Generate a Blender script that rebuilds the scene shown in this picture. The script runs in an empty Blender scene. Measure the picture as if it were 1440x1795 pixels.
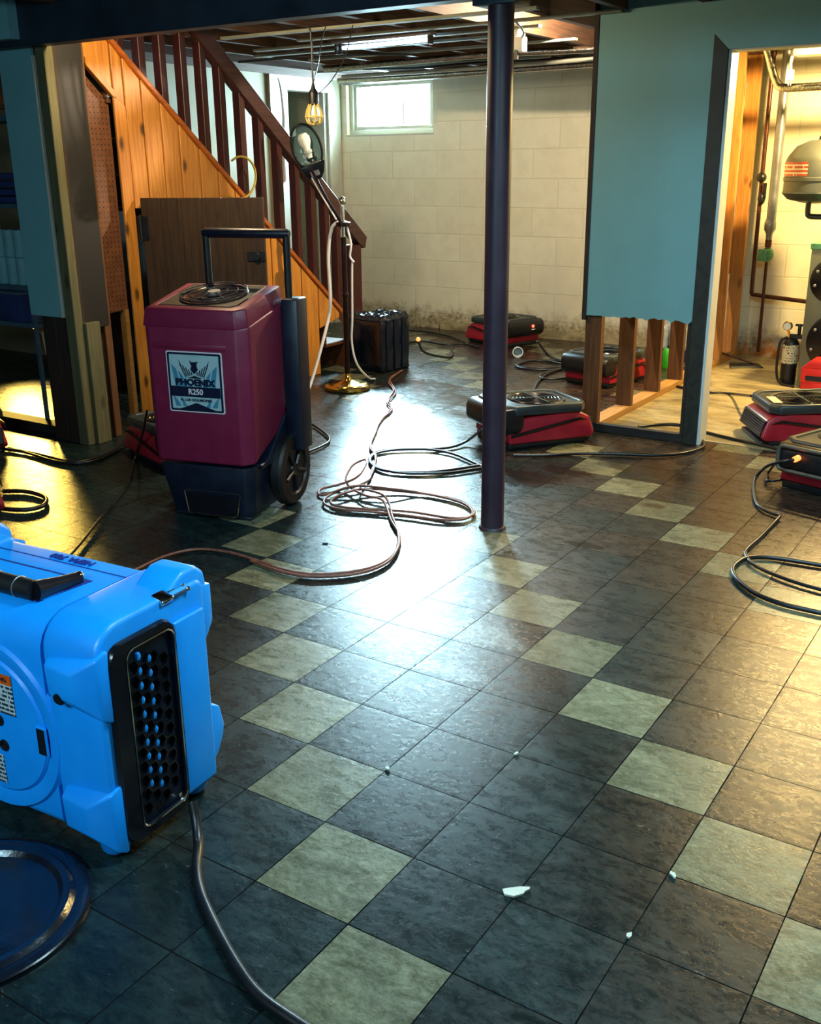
import bpy, bmesh, math, random
from mathutils import Vector, Matrix, Quaternion
random.seed(7)
T = 0.2286                      # one floor tile (9 in) in metres; all lengths below are in tiles
PI = math.pi
S = bpy.context.scene
COL = S.collection

# ------------------------------------------------------------------ camera
cam = bpy.data.objects.new('camera', bpy.data.cameras.new('camera'))
COL.objects.link(cam)
cam.data.sensor_fit = 'HORIZONTAL'
cam.data.sensor_width = 36.0
cam.data.lens = 1786.8 / 1440 * 36.0
cam.data.clip_start = 0.02
R = Matrix(((0.839251, -0.16779, 0.517208), (0.543666, 0.275104, -0.792935), (-0.00924, 0.94666, 0.322103)))
cam.matrix_world = Matrix.Translation(Vector((7.1916, -8.4254, 5.8942)) * T) @ R.to_4x4()
S.camera = cam

# ------------------------------------------------------------------ light and exposure
S.view_settings.view_transform = 'Standard'
S.view_settings.look = 'None'
S.view_settings.gamma = 1.0
S.view_settings.use_curve_mapping = False
S.view_settings.exposure = 0.6
w = bpy.data.worlds.new('world'); S.world = w
w.use_nodes = True
w.node_tree.nodes['Background'].inputs[0].default_value = (0.72, 0.93, 1.0, 1)
w.node_tree.nodes['Background'].inputs[1].default_value = 1.6

def lamp(name, kind, loc, energy, color, size=0.1, size_y=None, aim=None, spread=None):
    l = bpy.data.lights.new(name, kind)
    l.energy = energy; l.color = color
    if kind == 'AREA':
        l.shape = 'RECTANGLE'; l.size = size * T; l.size_y = (size_y or size) * T
        if spread: l.spread = spread
    else:
        l.shadow_soft_size = size * T
    o = bpy.data.objects.new(name, l); COL.objects.link(o)
    o.location = Vector(loc) * T
    if aim is not None:
        o.rotation_euler = (Vector(aim) - Vector(loc)).to_track_quat('-Z', 'Y').to_euler()
    return o
# daylight through the basement window, just outside the pane
lamp('daylight', 'AREA', (-15.3, 26.05, 8.1), 235, (0.55, 0.87, 1.0), 3.5, 1.7, aim=(-12.0, 15, 6.0), spread=math.radians(125))
# bare bulb on the utility room ceiling
lamp('utility_bulb', 'POINT', (3.2, 20.0, 8.8), 280, (1.0, 0.70, 0.27), 0.25)
# bulb up between the joists beside the junction box, and one tucked behind the steel beam
lamp('joist_bulb', 'POINT', (-3.49, 14.9, 9.06), 125, (1.0, 0.80, 0.55), 0.05)
lamp('stair_bulb', 'POINT', (-7.4, 6.58, 8.75), 50, (1.0, 0.74, 0.40), 0.2)
# work light on the pantry side, behind the framed wall
pl_ = lamp('pantry_light', 'SPOT', (-20.2, 11.5, 2.3), 130, (1.0, 0.66, 0.12), 0.5, aim=(-13.0, 6.2, -0.6))
pl_.data.spot_size = math.radians(46); pl_.data.spot_blend = 0.6
# added cool fill light behind the camera, not a window
lamp('rear_fill', 'AREA', (1.5, -11.8, 8.2), 34, (0.50, 0.84, 1.0), 5.0, 2.0, aim=(-4, 4, 2.0))
# fluorescent fixture on the ceiling over the near end of the room
lamp('near_fluorescent', 'AREA', (5.6, 0.6, 9.3), 62, (0.56, 0.88, 1.0), 5.0, 0.8, aim=(2.4, 4.5, 2.0))

# ------------------------------------------------------------------ node helpers
def srgb(h):
    h = h.lstrip('#')
    v = [int(h[i:i+2], 16) / 255 for i in (0, 2, 4)]
    return tuple(c / 12.92 if c <= 0.04045 else ((c + 0.055) / 1.055) ** 2.4 for c in v) + (1,)
class NT:
    def __init__(s, name):
        s.m = bpy.data.materials.new(name); s.m.use_nodes = True
        s.t = s.m.node_tree; s.b = s.t.nodes['Principled BSDF']; s.n = s.t.nodes; s.l = s.t.links
        s.tc = s.n.new('ShaderNodeTexCoord')
    def put(s, sock, v):
        if isinstance(v, bpy.types.NodeSocket): s.l.new(v, sock)
        else: sock.default_value = v
    def math(s, op, a, b=0.0, c=None, clamp=False):
        n = s.n.new('ShaderNodeMath'); n.operation = op; n.use_clamp = clamp
        s.put(n.inputs[0], a); s.put(n.inputs[1], b)
        if c is not None: s.put(n.inputs[2], c)
        return n.outputs[0]
    def mix(s, f, a, b, mode='MIX'):
        n = s.n.new('ShaderNodeMix'); n.data_type = 'RGBA'; n.blend_type = mode
        s.put(n.inputs[0], f); s.put(n.inputs[6], a); s.put(n.inputs[7], b)
        return n.outputs[2]
    def ramp(s, f, p0, p1, c0=(0, 0, 0, 1), c1=(1, 1, 1, 1)):
        n = s.n.new('ShaderNodeValToRGB'); e = n.color_ramp.elements
        e[0].position = p0; e[1].position = p1; e[0].color = c0; e[1].color = c1
        s.put(n.inputs[0], f); return n.outputs[0]
    def noise(s, scale, detail=3, rough=0.55, vec=None, dist=0.0):
        n = s.n.new('ShaderNodeTexNoise'); s.put(n.inputs['Vector'], vec or s.tc.outputs['Object'])
        n.inputs['Scale'].default_value = scale; n.inputs['Detail'].default_value = detail
        n.inputs['Roughness'].default_value = rough; n.inputs['Distortion'].default_value = dist
        return n.outputs[0]
    def mapping(s, scale=(1, 1, 1), loc=(0, 0, 0), rot=(0, 0, 0), src=None):
        n = s.n.new('ShaderNodeMapping'); s.l.new(src or s.tc.outputs['Object'], n.inputs[0])
        n.inputs['Scale'].default_value = scale; n.inputs['Location'].default_value = loc; n.inputs['Rotation'].default_value = rot
        return n.outputs[0]
    def xyz(s, vec=None):
        n = s.n.new('ShaderNodeSeparateXYZ'); s.l.new(vec or s.tc.outputs['Object'], n.inputs[0]); return n.outputs
    def comb(s, x, y, z):
        n = s.n.new('ShaderNodeCombineXYZ'); s.put(n.inputs[0], x); s.put(n.inputs[1], y); s.put(n.inputs[2], z); return n.outputs[0]
    def white(s, vec):
        n = s.n.new('ShaderNodeTexWhiteNoise'); n.noise_dimensions = '3D'; s.l.new(vec, n.inputs[0]); return n.outputs
    def bump(s, h, strength=0.2, dist=0.005):
        n = s.n.new('ShaderNodeBump'); n.inputs['Strength'].default_value = strength; n.inputs['Distance'].default_value = dist
        s.put(n.inputs['Height'], h); s.l.new(n.outputs[0], s.b.inputs['Normal'])
    def set(s, **k):
        for a, v in k.items(): s.put(s.b.inputs[a.replace('_', ' ')], v)

def plain(name, col, rough=0.5, metal=0.0, var=0.18, scale=14, bump=0.06, bscale=90, spec=0.5, coat=0.0):
    n = NT(name); c = srgb(col) if isinstance(col, str) else col
    f = n.ramp(n.noise(scale, 4), 0.3, 0.7)
    lo = tuple(x * (1 - var) for x in c[:3]) + (1,); hi = tuple(min(1, x * (1 + var)) for x in c[:3]) + (1,)
    n.set(Base_Color=n.mix(f, lo, hi), Metallic=metal)
    n.b.inputs['Roughness'].default_value = rough
    n.put(n.b.inputs['Roughness'], n.math('MULTIPLY_ADD', f, rough * 0.25, rough * 0.88))
    n.b.inputs['Specular IOR Level'].default_value = spec; n.b.inputs['Coat Weight'].default_value = coat
    if bump: n.bump(n.noise(bscale, 3), bump, 0.003)
    return n.m
def glow(name, col, strength):
    n = NT(name); c = srgb(col)
    n.set(Base_Color=c, Emission_Color=n.mix(n.ramp(n.noise(30), 0.3, 0.7), tuple(x * 0.92 for x in c[:3]) + (1,), c))
    n.b.inputs['Emission Strength'].default_value = strength
    return n.m
def wood(name, c1, c2, axis='z', rough=0.5, knots=0.0, gscale=9.0, spec=0.4, dark='#2a1408'):
    n = NT(name)
    sc = {'x': (0.06, 1, 1), 'y': (1, 0.06, 1), 'z': (1, 1, 0.06)}[axis]
    v = n.mapping(tuple(k * gscale for k in sc))
    g = n.ramp(n.noise(6, 5, 0.6, v, 1.2), 0.32, 0.68)
    c = n.mix(g, srgb(c1), srgb(c2))
    c = n.mix(n.math('MULTIPLY', n.ramp(n.noise(3.2, 3), 0.45, 0.75), 0.35), c, srgb(c1))
    if knots:
        o_ = n.xyz(); lat = n.math('ADD', n.math('MULTIPLY', o_[0], 6.5), n.math('MULTIPLY', o_[1], 6.5))
        vo = n.n.new('ShaderNodeTexVoronoi'); vo.feature = 'F1'; vo.voronoi_dimensions = '2D'; n.l.new(n.comb(lat, n.math('MULTIPLY', o_[2], 3.0), 0.0), vo.inputs['Vector'])
        vo.inputs['Scale'].default_value = 1.0
        k = n.ramp(n.math('ADD', vo.outputs['Distance'], n.math('MULTIPLY', n.math('SUBTRACT', n.noise(30, 3), 0.5), 0.08)), 0.05, 0.14, (1, 1, 1, 1), (0, 0, 0, 1))
        gate = n.math('GREATER_THAN', n.xyz(vo.outputs['Color'])[0], 0.62)
        c = n.mix(n.math('MULTIPLY', n.math('MULTIPLY', k, gate), knots), c, srgb(dark))
    n.set(Base_Color=c); n.b.inputs['Roughness'].default_value = rough; n.b.inputs['Specular IOR Level'].default_value = spec
    n.bump(g, 0.12, 0.002)
    return n.m

# ------------------------------------------------------------------ mesh helpers (coordinates in tiles)
class MB:
    def __init__(s): s.bm = bmesh.new()
    def face(s, pts):
        vs = [s.bm.verts.new(p) for p in pts]
        return s.bm.faces.new(vs)
    def box(s, x0, x1, y0, y1, z0, z1, rot=None, piv=None, taper=None):
        P = [Vector((x, y, z)) for z in (z0, z1) for y in (y0, y1) for x in (x0, x1)]
        if taper:
            cx, cy = (x0 + x1) / 2, (y0 + y1) / 2
            for p in P[4:]:
                p.x = cx + (p.x - cx) * taper[0]; p.y = cy + (p.y - cy) * taper[1]
        if rot is not None:
            c = Vector(piv) if piv is not None else Vector(((x0 + x1) / 2, (y0 + y1) / 2, (z0 + z1) / 2))
            P = [c + rot @ (p - c) for p in P]
        v = [s.bm.verts.new(p) for p in P]
        for q in ((0, 2, 3, 1), (4, 5, 7, 6), (0, 1, 5, 4), (2, 6, 7, 3), (0, 4, 6, 2), (1, 3, 7, 5)):
            s.bm.faces.new([v[i] for i in q])
        return s
    def prism(s, poly, axis, a0, a1, scale1=None):
        """poly: 2D points; axis 'x','y','z' is the extrusion axis"""
        def P(u, v, a):
            return {'x': (a, u, v), 'y': (u, a, v), 'z': (u, v, a)}[axis]
        q = poly
        if scale1:
            cu = sum(p[0] for p in poly) / len(poly); cv = sum(p[1] for p in poly) / len(poly)
            q = [(cu + (u - cu) * scale1, cv + (v - cv) * scale1) for u, v in poly]
        lo = [s.bm.verts.new(P(u, v, a0)) for u, v in poly]; hi = [s.bm.verts.new(P(u, v, a1)) for u, v in q]
        n = len(poly)
        s.bm.faces.new(lo); s.bm.faces.new(hi[::-1])
        for i in range(n): s.bm.faces.new([lo[i], hi[i], hi[(i + 1) % n], lo[(i + 1) % n]])
        return s
    def tube(s, pts, r, n=8, closed=False, cap=True):
        pts = [Vector(p) for p in pts]; N = len(pts); rings = []; up = None
        for i, p in enumerate(pts):
            if closed: d = pts[(i + 1) % N] - pts[i - 1]
            else: d = pts[min(i + 1, N - 1)] - pts[max(i - 1, 0)]
            if d.length < 1e-9: d = Vector((0, 0, 1))
            d.normalize()
            if up is None:
                up = Vector((0, 0, 1)) if abs(d.z) < 0.9 else Vector((1, 0, 0))
            up = (up - d * up.dot(d))
            if up.length < 1e-6: up = d.orthogonal()
            up.normalize(); sd = d.cross(up)
            rr = r[i] if isinstance(r, (list, tuple)) else r
            rings.append([s.bm.verts.new(p + up * rr * math.cos(2 * PI * k / n) + sd * rr * math.sin(2 * PI * k / n)) for k in range(n)])
        for i in range(N if closed else N - 1):
            a, b = rings[i], rings[(i + 1) % N]
            for k in range(n): s.bm.faces.new([a[k], a[(k + 1) % n], b[(k + 1) % n], b[k]])
        if cap and not closed:
            s.bm.faces.new(rings[0][::-1]); s.bm.faces.new(rings[-1])
        return s
    def lathe(s, prof, c=(0, 0, 0), n=32, rot=None):
        """prof: (r, z) points, spun about local z at c"""
        c = Vector(c); rings = []
        for r, z in prof:
            if r < 1e-6: rings.append([s.bm.verts.new(c + (rot @ Vector((0, 0, z)) if rot else Vector((0, 0, z))))])
            else:
                ring = []
                for k in range(n):
                    p = Vector((r * math.cos(2 * PI * k / n), r * math.sin(2 * PI * k / n), z))
                    ring.append(s.bm.verts.new(c + (rot @ p if rot else p)))
                rings.append(ring)
        for a, b in zip(rings, rings[1:]):
            for k in range(n):
                q = [a[k % len(a)], a[(k + 1) % len(a)], b[(k + 1) % len(b)], b[k % len(b)]]
                q2 = []
                for v in q:
                    if v not in q2: q2.append(v)
                if len(q2) > 2: s.bm.faces.new(q2)
        return s
    def cyl(s, p0, p1, r, n=16, r1=None):
        return s.tube([p0, p1], [r, r1 if r1 is not None else r], n)
    def ball(s, c, r, n=16, sz=1.0):
        m = n // 2
        return s.lathe([(r * math.sin(PI * k / m), -r * sz * math.cos(PI * k / m)) for k in range(m + 1)], c, n)
    def xf(s, M):
        bmesh.ops.transform(s.bm, matrix=M, verts=s.bm.verts); return s
    def bevel(s, w, seg=2, ang=30):
        bmesh.ops.recalc_face_normals(s.bm, faces=s.bm.faces)
        es = [e for e in s.bm.edges if len(e.link_faces) == 2 and e.calc_face_angle(0) > math.radians(ang)]
        bmesh.ops.bevel(s.bm, geom=es, offset=w, segments=seg, profile=0.5, affect='EDGES', clamp_overlap=True)
        return s
    def build(s, name, mats, parent=None, smooth=35, loc=None):
        bmesh.ops.recalc_face_normals(s.bm, faces=s.bm.faces)
        if loc is not None:
            bmesh.ops.translate(s.bm, verts=s.bm.verts, vec=-Vector(loc))
        bmesh.ops.scale(s.bm, vec=(T, T, T), verts=s.bm.verts)
        me = bpy.data.meshes.new(name); s.bm.to_mesh(me); s.bm.free()
        for m in (mats if isinstance(mats, (list, tuple)) else [mats]): me.materials.append(m)
        if smooth:
            me.polygons.foreach_set('use_smooth', [True] * len(me.polygons))
            me.set_sharp_from_angle(angle=math.radians(smooth))
        o = bpy.data.objects.new(name, me); COL.objects.link(o)
        if loc is not None: o.location = Vector(loc) * T
        if parent is not None: o.parent = parent
        return o
def tag(o, label=None, cat=None, group=None, kind=None):
    if label: o['label'] = label
    if cat: o['category'] = cat
    if group: o['group'] = group
    if kind: o['kind'] = kind
    return o
def thing(name, loc=(0, 0, 0), yaw=0.0, label=None, cat=None, group=None, kind=None):
    o = bpy.data.objects.new(name, None); COL.objects.link(o); o.empty_display_size = 0.05
    o.location = Vector(loc) * T; o.rotation_euler = (0, 0, math.radians(yaw))
    return tag(o, label, cat, group, kind)
def copy_tree(o, parent=None):
    c = o.copy(); COL.objects.link(c)
    if parent is not None: c.parent = parent
    for ch in o.children: copy_tree(ch, c)
    return c
def smooth_path(pts, per=6):
    """Catmull-Rom through the points"""
    P = [Vector(p) for p in pts]; out = []
    for i in range(len(P) - 1):
        a = P[i - 1] if i else P[i] * 2 - P[i + 1]; b, c = P[i], P[i + 1]
        d = P[i + 2] if i + 2 < len(P) else c * 2 - b
        for k in range(per):
            t = k / per
            out.append(0.5 * ((2 * b) + (c - a) * t + (2 * a - 5 * b + 4 * c - d) * t * t + (3 * b - a - 3 * c + d) * t ** 3))
    out.append(P[-1]); return out
def rrect(w, h, r, n=5, cx=0, cy=0):
    out = []
    for sx, sy, a0 in ((1, 1, 0), (-1, 1, 90), (-1, -1, 180), (1, -1, 270)):
        for k in range(n + 1):
            a = math.radians(a0 + 90 * k / n)
            out.append((cx + sx * (w / 2 - r) + r * math.cos(a), cy + sy * (h / 2 - r) + r * math.sin(a)))
    return out
def text(name, body, size, mat, parent, loc, rot, bold=0.0, sx=1.0, depth=0.004):
    cu = bpy.data.curves.new(name, 'FONT'); cu.body = body; cu.size = size * T; cu.align_x = 'CENTER'; cu.align_y = 'CENTER'
    cu.offset = bold * T; cu.extrude = depth * T; cu.resolution_u = 3
    tmp = bpy.data.objects.new(name, cu); COL.objects.link(tmp)
    bpy.context.view_layer.update()
    me = bpy.data.meshes.new_from_object(tmp.evaluated_get(bpy.context.evaluated_depsgraph_get()))
    bpy.data.objects.remove(tmp)
    me.materials.clear(); me.materials.append(mat)
    o = bpy.data.objects.new(name, me); COL.objects.link(o); o.parent = parent
    o.location = Vector(loc) * T; o.rotation_euler = rot; o.scale = (sx, 1, 1)
    return o

# ------------------------------------------------------------------ materials
def floor_material():
    n = NT('vinyl_tiles')
    x, y, z = n.xyz(n.mapping((1 / T, 1 / T, 1)))
    i, j = n.math('FLOOR', x), n.math('FLOOR', y)
    fx, fy = n.math('FRACT', x), n.math('FRACT', y)
    d = n.math('ADD', i, j)
    m5 = n.math('FLOORED_MODULO', n.math('ADD', d, 1.0), 5.0)
    light = n.math('MULTIPLY', n.math('LESS_THAN', m5, 0.5), n.math('GREATER_THAN', d, -3.5))
    wn = n.white(n.comb(i, j, 3.0)); wv = n.xyz(wn[1])
    off = n.comb(n.math('MULTIPLY', wv[0], 9.0), n.math('MULTIPLY', wv[1], 9.0), 0.0)
    va = n.n.new('ShaderNodeVectorMath'); n.l.new(n.tc.outputs['Object'], va.inputs[0]); n.l.new(off, va.inputs[1])
    vec = va.outputs[0]
    # marbled streaks of each tile
    mar = n.ramp(n.noise(15, 9, 0.78, n.mapping((0.7, 1.5, 1), rot=(0, 0, 0.6), src=vec), 0.7), 0.38, 0.64)
    fine = n.noise(60, 5, 0.7, vec, 0.6)
    teal, tealb = (0.004, 0.009, 0.010, 1), (0.013, 0.028, 0.028, 1)
    mar1, mar2 = (0.010, 0.006, 0.005, 1), (0.060, 0.038, 0.024, 1)
    far = n.ramp(n.math('MULTIPLY_ADD', d, 0.07, n.math('MULTIPLY', wv[2], 0.45)), 0.66, 1.0)   # dark tiles turn browner further in, varied per tile
    dk = n.mix(mar, n.mix(far, teal, mar1), n.mix(far, tealb, mar2))
    lt = n.mix(mar, (0.085, 0.088, 0.050, 1), (0.20, 0.20, 0.125, 1))
    col = n.mix(light, dk, lt)
    tone = n.math('MULTIPLY_ADD', wn[0], 0.5, 0.75)
    col = n.mix(1.0, col, n.comb(tone, tone, tone), 'MULTIPLY')
    grit = n.ramp(n.noise(75, 8, 0.85, n.mapping((0.8, 1.3, 1), rot=(0, 0, 0.9)), 0.4), 0.3, 0.7, (0.45, 0.45, 0.45, 1), (1.5, 1.5, 1.5, 1))
    col = n.mix(1.0, col, grit, 'MULTIPLY')
    # ground-in dirt, pale scuffs, damp stains
    dirt = n.math('MAXIMUM', n.ramp(n.noise(4.2, 6, 0.7), 0.50, 0.72), n.math('MULTIPLY', n.ramp(n.noise(21, 7, 0.8), 0.56, 0.72), 0.6))
    col = n.mix(n.math('MULTIPLY', dirt, 0.45), col, (0.012, 0.012, 0.01, 1))
    scuf = n.ramp(n.noise(26, 6, 0.8, n.mapping((0.5, 1.8, 1), rot=(0, 0, 0.5)), 2.0), 0.62, 0.72)
    scuf = n.math('MULTIPLY', scuf, n.ramp(n.noise(3.1, 2), 0.36, 0.56))
    col = n.mix(n.math('MULTIPLY', scuf, 0.6), col, (0.33, 0.34, 0.31, 1))
    wob = n.math('MULTIPLY', n.math('SUBTRACT', n.noise(17, 4, 0.7), 0.5), 1.5)
    def blot(cx, cy, rx, ry):
        dx = n.math('DIVIDE', n.math('SUBTRACT', x, cx), rx); dy = n.math('DIVIDE', n.math('SUBTRACT', y, cy), ry)
        r2 = n.math('ADD', n.math('MULTIPLY', dx, dx), n.math('MULTIPLY', dy, dy))
        return n.math('LESS_THAN', n.math('ADD', n.math('SQRT', r2), wob), 1.0)
    wet = None
    for b in ((-8.0, 15.3, 1.3, 1.0), (-6.6, 14.2, 1.1, 0.9), (-5.6, 13.0, .6, .45), (-4.4, 10.3, .35, .22), (0.1, 11.0, .8, .5), (-1.6, 9.0, .9, .5), (1.0, 10.6, .5, .3), (1.05, 6.15, .35, .12), (-1.0, 9.9, .5, .28), (1.3, 8.7, .22, .12)):
        k = blot(*b); wet = k if wet is None else n.math('MAXIMUM', wet, k)
    col = n.mix(n.math('MULTIPLY', wet, 0.62), col, (0.02, 0.012, 0.009, 1))
    pale = None
    for b in ((-0.55, 5.3, .75, .42), (1.15, 2.35, .75, .28), (1.45, 1.25, .5, .16)):
        k = blot(*b); pale = k if pale is None else n.math('MAXIMUM', pale, k)
    col = n.mix(n.math('MULTIPLY', n.math('MULTIPLY', pale, n.ramp(n.noise(45, 5, 0.8), 0.4, 0.6)), 0.55), col, (0.30, 0.33, 0.31, 1))
    # joints
    e = n.math('MINIMUM', n.math('MINIMUM', fx, n.math('SUBTRACT', 1.0, fx)), n.math('MINIMUM', fy, n.math('SUBTRACT', 1.0, fy)))
    jo = n.math('LESS_THAN', e, n.math('MULTIPLY_ADD', n.noise(9, 2), 0.009, 0.0015))
    col = n.mix(jo, col, (0.006, 0.006, 0.006, 1))
    edge = n.ramp(e, 0.0, 0.05, (1, 1, 1, 1), (0, 0, 0, 1))
    rough = n.math('MULTIPLY_ADD', fine, 0.16, n.math('MULTIPLY_ADD', mar, 0.08, 0.15))
    rough = n.math('MULTIPLY_ADD', scuf, 0.2, rough)
    rough = n.math('MULTIPLY_ADD', n.ramp(n.noise(19, 9, 0.82, n.mapping((0.7, 1.4, 1), rot=(0, 0, 0.5)), 0.9), 0.42, 0.60), 0.09, n.math('SUBTRACT', rough, 0.02))
    rough = n.math('MULTIPLY_ADD', jo, 0.4, rough)
    rough = n.math('MULTIPLY_ADD', wet, -0.08, rough)
    n.set(Base_Color=col, Roughness=rough)
    n.put(n.b.inputs['Specular IOR Level'], n.math('MULTIPLY_ADD', jo, -0.33, 0.33))
    n.bump(n.math('ADD', n.math('MULTIPLY', fine, 0.9), n.math('MULTIPLY_ADD', n.noise(34, 7, 0.8), 1.0, n.math('MULTIPLY', edge, -0.25))), 0.20, 0.004)
    return n.m
def block_material():
    n = NT('painted_block')
    x, y, z = n.xyz()
    br = n.n.new('ShaderNodeTexBrick'); n.l.new(n.comb(n.math('ADD', x, n.math('MULTIPLY', y, 1.0)), n.math('SUBTRACT', z, 0.56 * T), 0.0), br.inputs['Vector'])
    br.inputs['Scale'].default_value = 1.0; br.inputs['Brick Width'].default_value = 1.94 * T; br.inputs['Row Height'].default_value = 0.97 * T
    br.inputs['Mortar Size'].default_value = 0.006; br.inputs['Mortar Smooth'].default_value = 0.6
    br.inputs['Color1'].default_value = srgb('#dcd5bd'); br.inputs['Color2'].default_value = srgb('#d6cfb5'); br.inputs['Mortar'].default_value = srgb('#cdc6ac')
    c = n.mix(n.math('MULTIPLY', n.ramp(n.noise(6, 5, 0.7), 0.45, 0.75), 0.3), br.outputs[0], srgb('#b3a98c'))
    low = n.math('ADD', n.math('DIVIDE', z, T), n.math('MULTIPLY', n.math('SUBTRACT', n.noise(9, 6, 0.75), 0.5), 1.7))
    c = n.mix(n.ramp(low, 0.35, 0.95, (1, 1, 1, 1), (0, 0, 0, 1)), c, n.mix(n.ramp(n.noise(30, 5, 0.8), 0.4, 0.62), srgb('#b3a482'), srgb('#5e523c')))
    rust = n.math('MULTIPLY', n.ramp(n.math('DIVIDE', z, T), 0.25, 0.75, (1, 1, 1, 1), (0, 0, 0, 1)), n.math('GREATER_THAN', x, -1.8 * T))
    c = n.mix(n.math('MULTIPLY', rust, n.ramp(n.noise(14, 4), 0.4, 0.6)), c, srgb('#a8601c'))
    n.set(Base_Color=c); n.b.inputs['Roughness'].default_value = 0.7
    n.bump(n.math('ADD', n.math('MULTIPLY', br.outputs['Fac'], -1.0), n.math('MULTIPLY', n.noise(70, 4), 0.35)), 0.35, 0.006)
    return n.m
def concrete_material():
    n = NT('stained_concrete')
    c = n.mix(n.ramp(n.noise(5, 6, 0.7, n.mapping((0.5, 1.2, 1)), 0.8), 0.38, 0.62), srgb('#6f6346'), srgb('#b3a57e'))
    c = n.mix(n.math('MULTIPLY', n.ramp(n.noise(11, 6, 0.75, n.mapping((0.35, 1.6, 1))), 0.55, 0.7), 0.7), c, srgb('#3b3017'))
    n.set(Base_Color=c); n.put(n.b.inputs['Roughness'], n.math('MULTIPLY_ADD', n.noise(8, 4), 0.35, 0.3))
    n.bump(n.noise(40, 5), 0.2, 0.004); return n.m
def pegboard_material(name, c1, c2):
    n = NT(name)
    x, y, z = n.xyz()
    u = n.math('ADD', x, y); p = 0.0254
    def cell(v): return n.math('SUBTRACT', n.math('FRACT', n.math('DIVIDE', v, p)), 0.5)
    a, b = cell(u), cell(z)
    hole = n.math('LESS_THAN', n.math('ADD', n.math('MULTIPLY', a, a), n.math('MULTIPLY', b, b)), 0.022)
    c = n.mix(n.ramp(n.noise(25, 5, 0.7), 0.35, 0.7), srgb(c1), srgb(c2))
    n.set(Base_Color=n.mix(hole, c, (0.01, 0.007, 0.005, 1))); n.b.inputs['Roughness'].default_value = 0.55
    n.bump(n.math('MULTIPLY', hole, -1.0), 0.4, 0.004); return n.m
def label_material(name, base, ink, rows=26.0, thr=0.45, axis='z'):
    n = NT(name)
    x, y, z = n.xyz(n.mapping((1 / T, 1 / T, 1 / T)))
    row = n.math('FRACT', n.math('MULTIPLY', z, rows))
    word = n.noise(1.0, 2, 0.6, n.comb(n.math('MULTIPLY', n.math('ADD', x, y), 34.0), n.math('MULTIPLY', n.math('FLOOR', n.math('MULTIPLY', z, rows)), 7.3), 0.0))
    k = n.math('MULTIPLY', n.math('LESS_THAN', n.math('ABSOLUTE', n.math('SUBTRACT', row, 0.5)), 0.28), n.math('GREATER_THAN', word, thr))
    n.set(Base_Color=n.mix(k, srgb(base), srgb(ink))); n.b.inputs['Roughness'].default_value = 0.4
    return n.m
M = {}
M['tiles'] = floor_material(); M['block'] = block_material(); M['concrete'] = concrete_material()
M['teal_paint'] = plain('teal_wall_paint', '#6ba0a8', 0.6, var=0.05, scale=5, bump=0.3, bscale=260)
M['casing'] = plain('dark_casing_paint', '#1f231f', 0.5, var=0.3, scale=30)
M['white_paint'] = plain('white_trim_paint', '#b4b5a8', 0.5, var=0.06)
M['gypsum'] = plain('drywall_core', '#b9ad8c', 0.9, var=0.2, scale=30)
M['paper'] = plain('drywall_back_paper', '#c9c2a8', 0.85, var=0.1)
M['stud'] = wood('stud_pine', '#452a14', '#68411f', 'z', 0.7, 0.5)
M['stud_lit'] = wood('stud_lit_pine', '#94602c', '#c4843c', 'z', 0.6, 0.5)  # brighter copy of stud pine, the utility bulb's light put into the colour
M['stud_dark'] = wood('stud_dark_stain', '#1d1713', '#33271f', 'z', 0.7)
M['stud_old'] = wood('stud_weathered', '#4c4c36', '#656141', 'z', 0.75, 0.6)
M['plate'] = wood('sole_plate_pine', '#8a6230', '#a98144', 'y', 0.7)
M['plate_x'] = wood('sole_plate_dark', '#15161a', '#2a2724', 'x', 0.7)
M['joist'] = wood('joist_lumber', '#3c2a1e', '#5f402a', 'y', 0.75)
M['furring'] = wood('furring_strip_pine', '#6f776e', '#949a8c', 'x', 0.7)
M['deck'] = wood('subfloor_boards', '#2e231a', '#4a3827', 'x', 0.8)
M['beam'] = plain('steel_beam_paint', '#1b2a38', 0.5, var=0.3, scale=8, bump=0.1)
M['post'] = plain('post_paint', '#30222f', 0.45, var=0.2, scale=9, bump=0.08, spec=0.4)
M['pine'] = wood('knotty_pine', '#a8641c', '#d0903a', 'z', 0.42, 0.85, 8.0, 0.5)
M['pine_cap'] = wood('pine_cap_trim', '#8a4418', '#b4641f', 'y', 0.42)
M['redwood'] = wood('mahogany_stain', '#240a07', '#451510', 'z', 0.42)
M['rail'] = wood('dark_rail_stain', '#2c1917', '#472b28', 'y', 0.4)
M['door_wood'] = wood('aged_plank', '#2b1d12', '#43301c', 'z', 0.55, 0.5, 8.0)
M['tread'] = wood('stair_tread', '#4a2a18', '#6a4026', 'x', 0.5)
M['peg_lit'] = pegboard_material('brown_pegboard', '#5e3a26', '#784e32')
M['peg_shaded'] = pegboard_material('shaded_pegboard', '#0c0a0b', '#131011')  # darker copy of the pegboard, shade from grazing light put into the colour
M['black'] = plain('black_plastic', '#101216', 0.42, var=0.3, scale=20, bump=0.1)
M['black_gloss'] = plain('black_gloss_plastic', '#0d0f16', 0.22, var=0.3)
M['navy'] = plain('navy_black_plastic', '#0b1426', 0.4, var=0.3, bump=0.12)
M['rubber'] = plain('black_rubber', '#0c0b0e', 0.5, var=0.3)
M['cord'] = plain('black_cord_jacket', '#14161a', 0.35, var=0.2)
M['orange_cord'] = plain('orange_brown_cord', '#7a4a3c', 0.45, var=0.35, scale=40)
M['white_cord'] = plain('white_cord_jacket', '#d6d8dc', 0.4, var=0.06)
M['yellow_cord'] = plain('yellow_cord_jacket', '#a8933a', 0.45, var=0.1)
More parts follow.
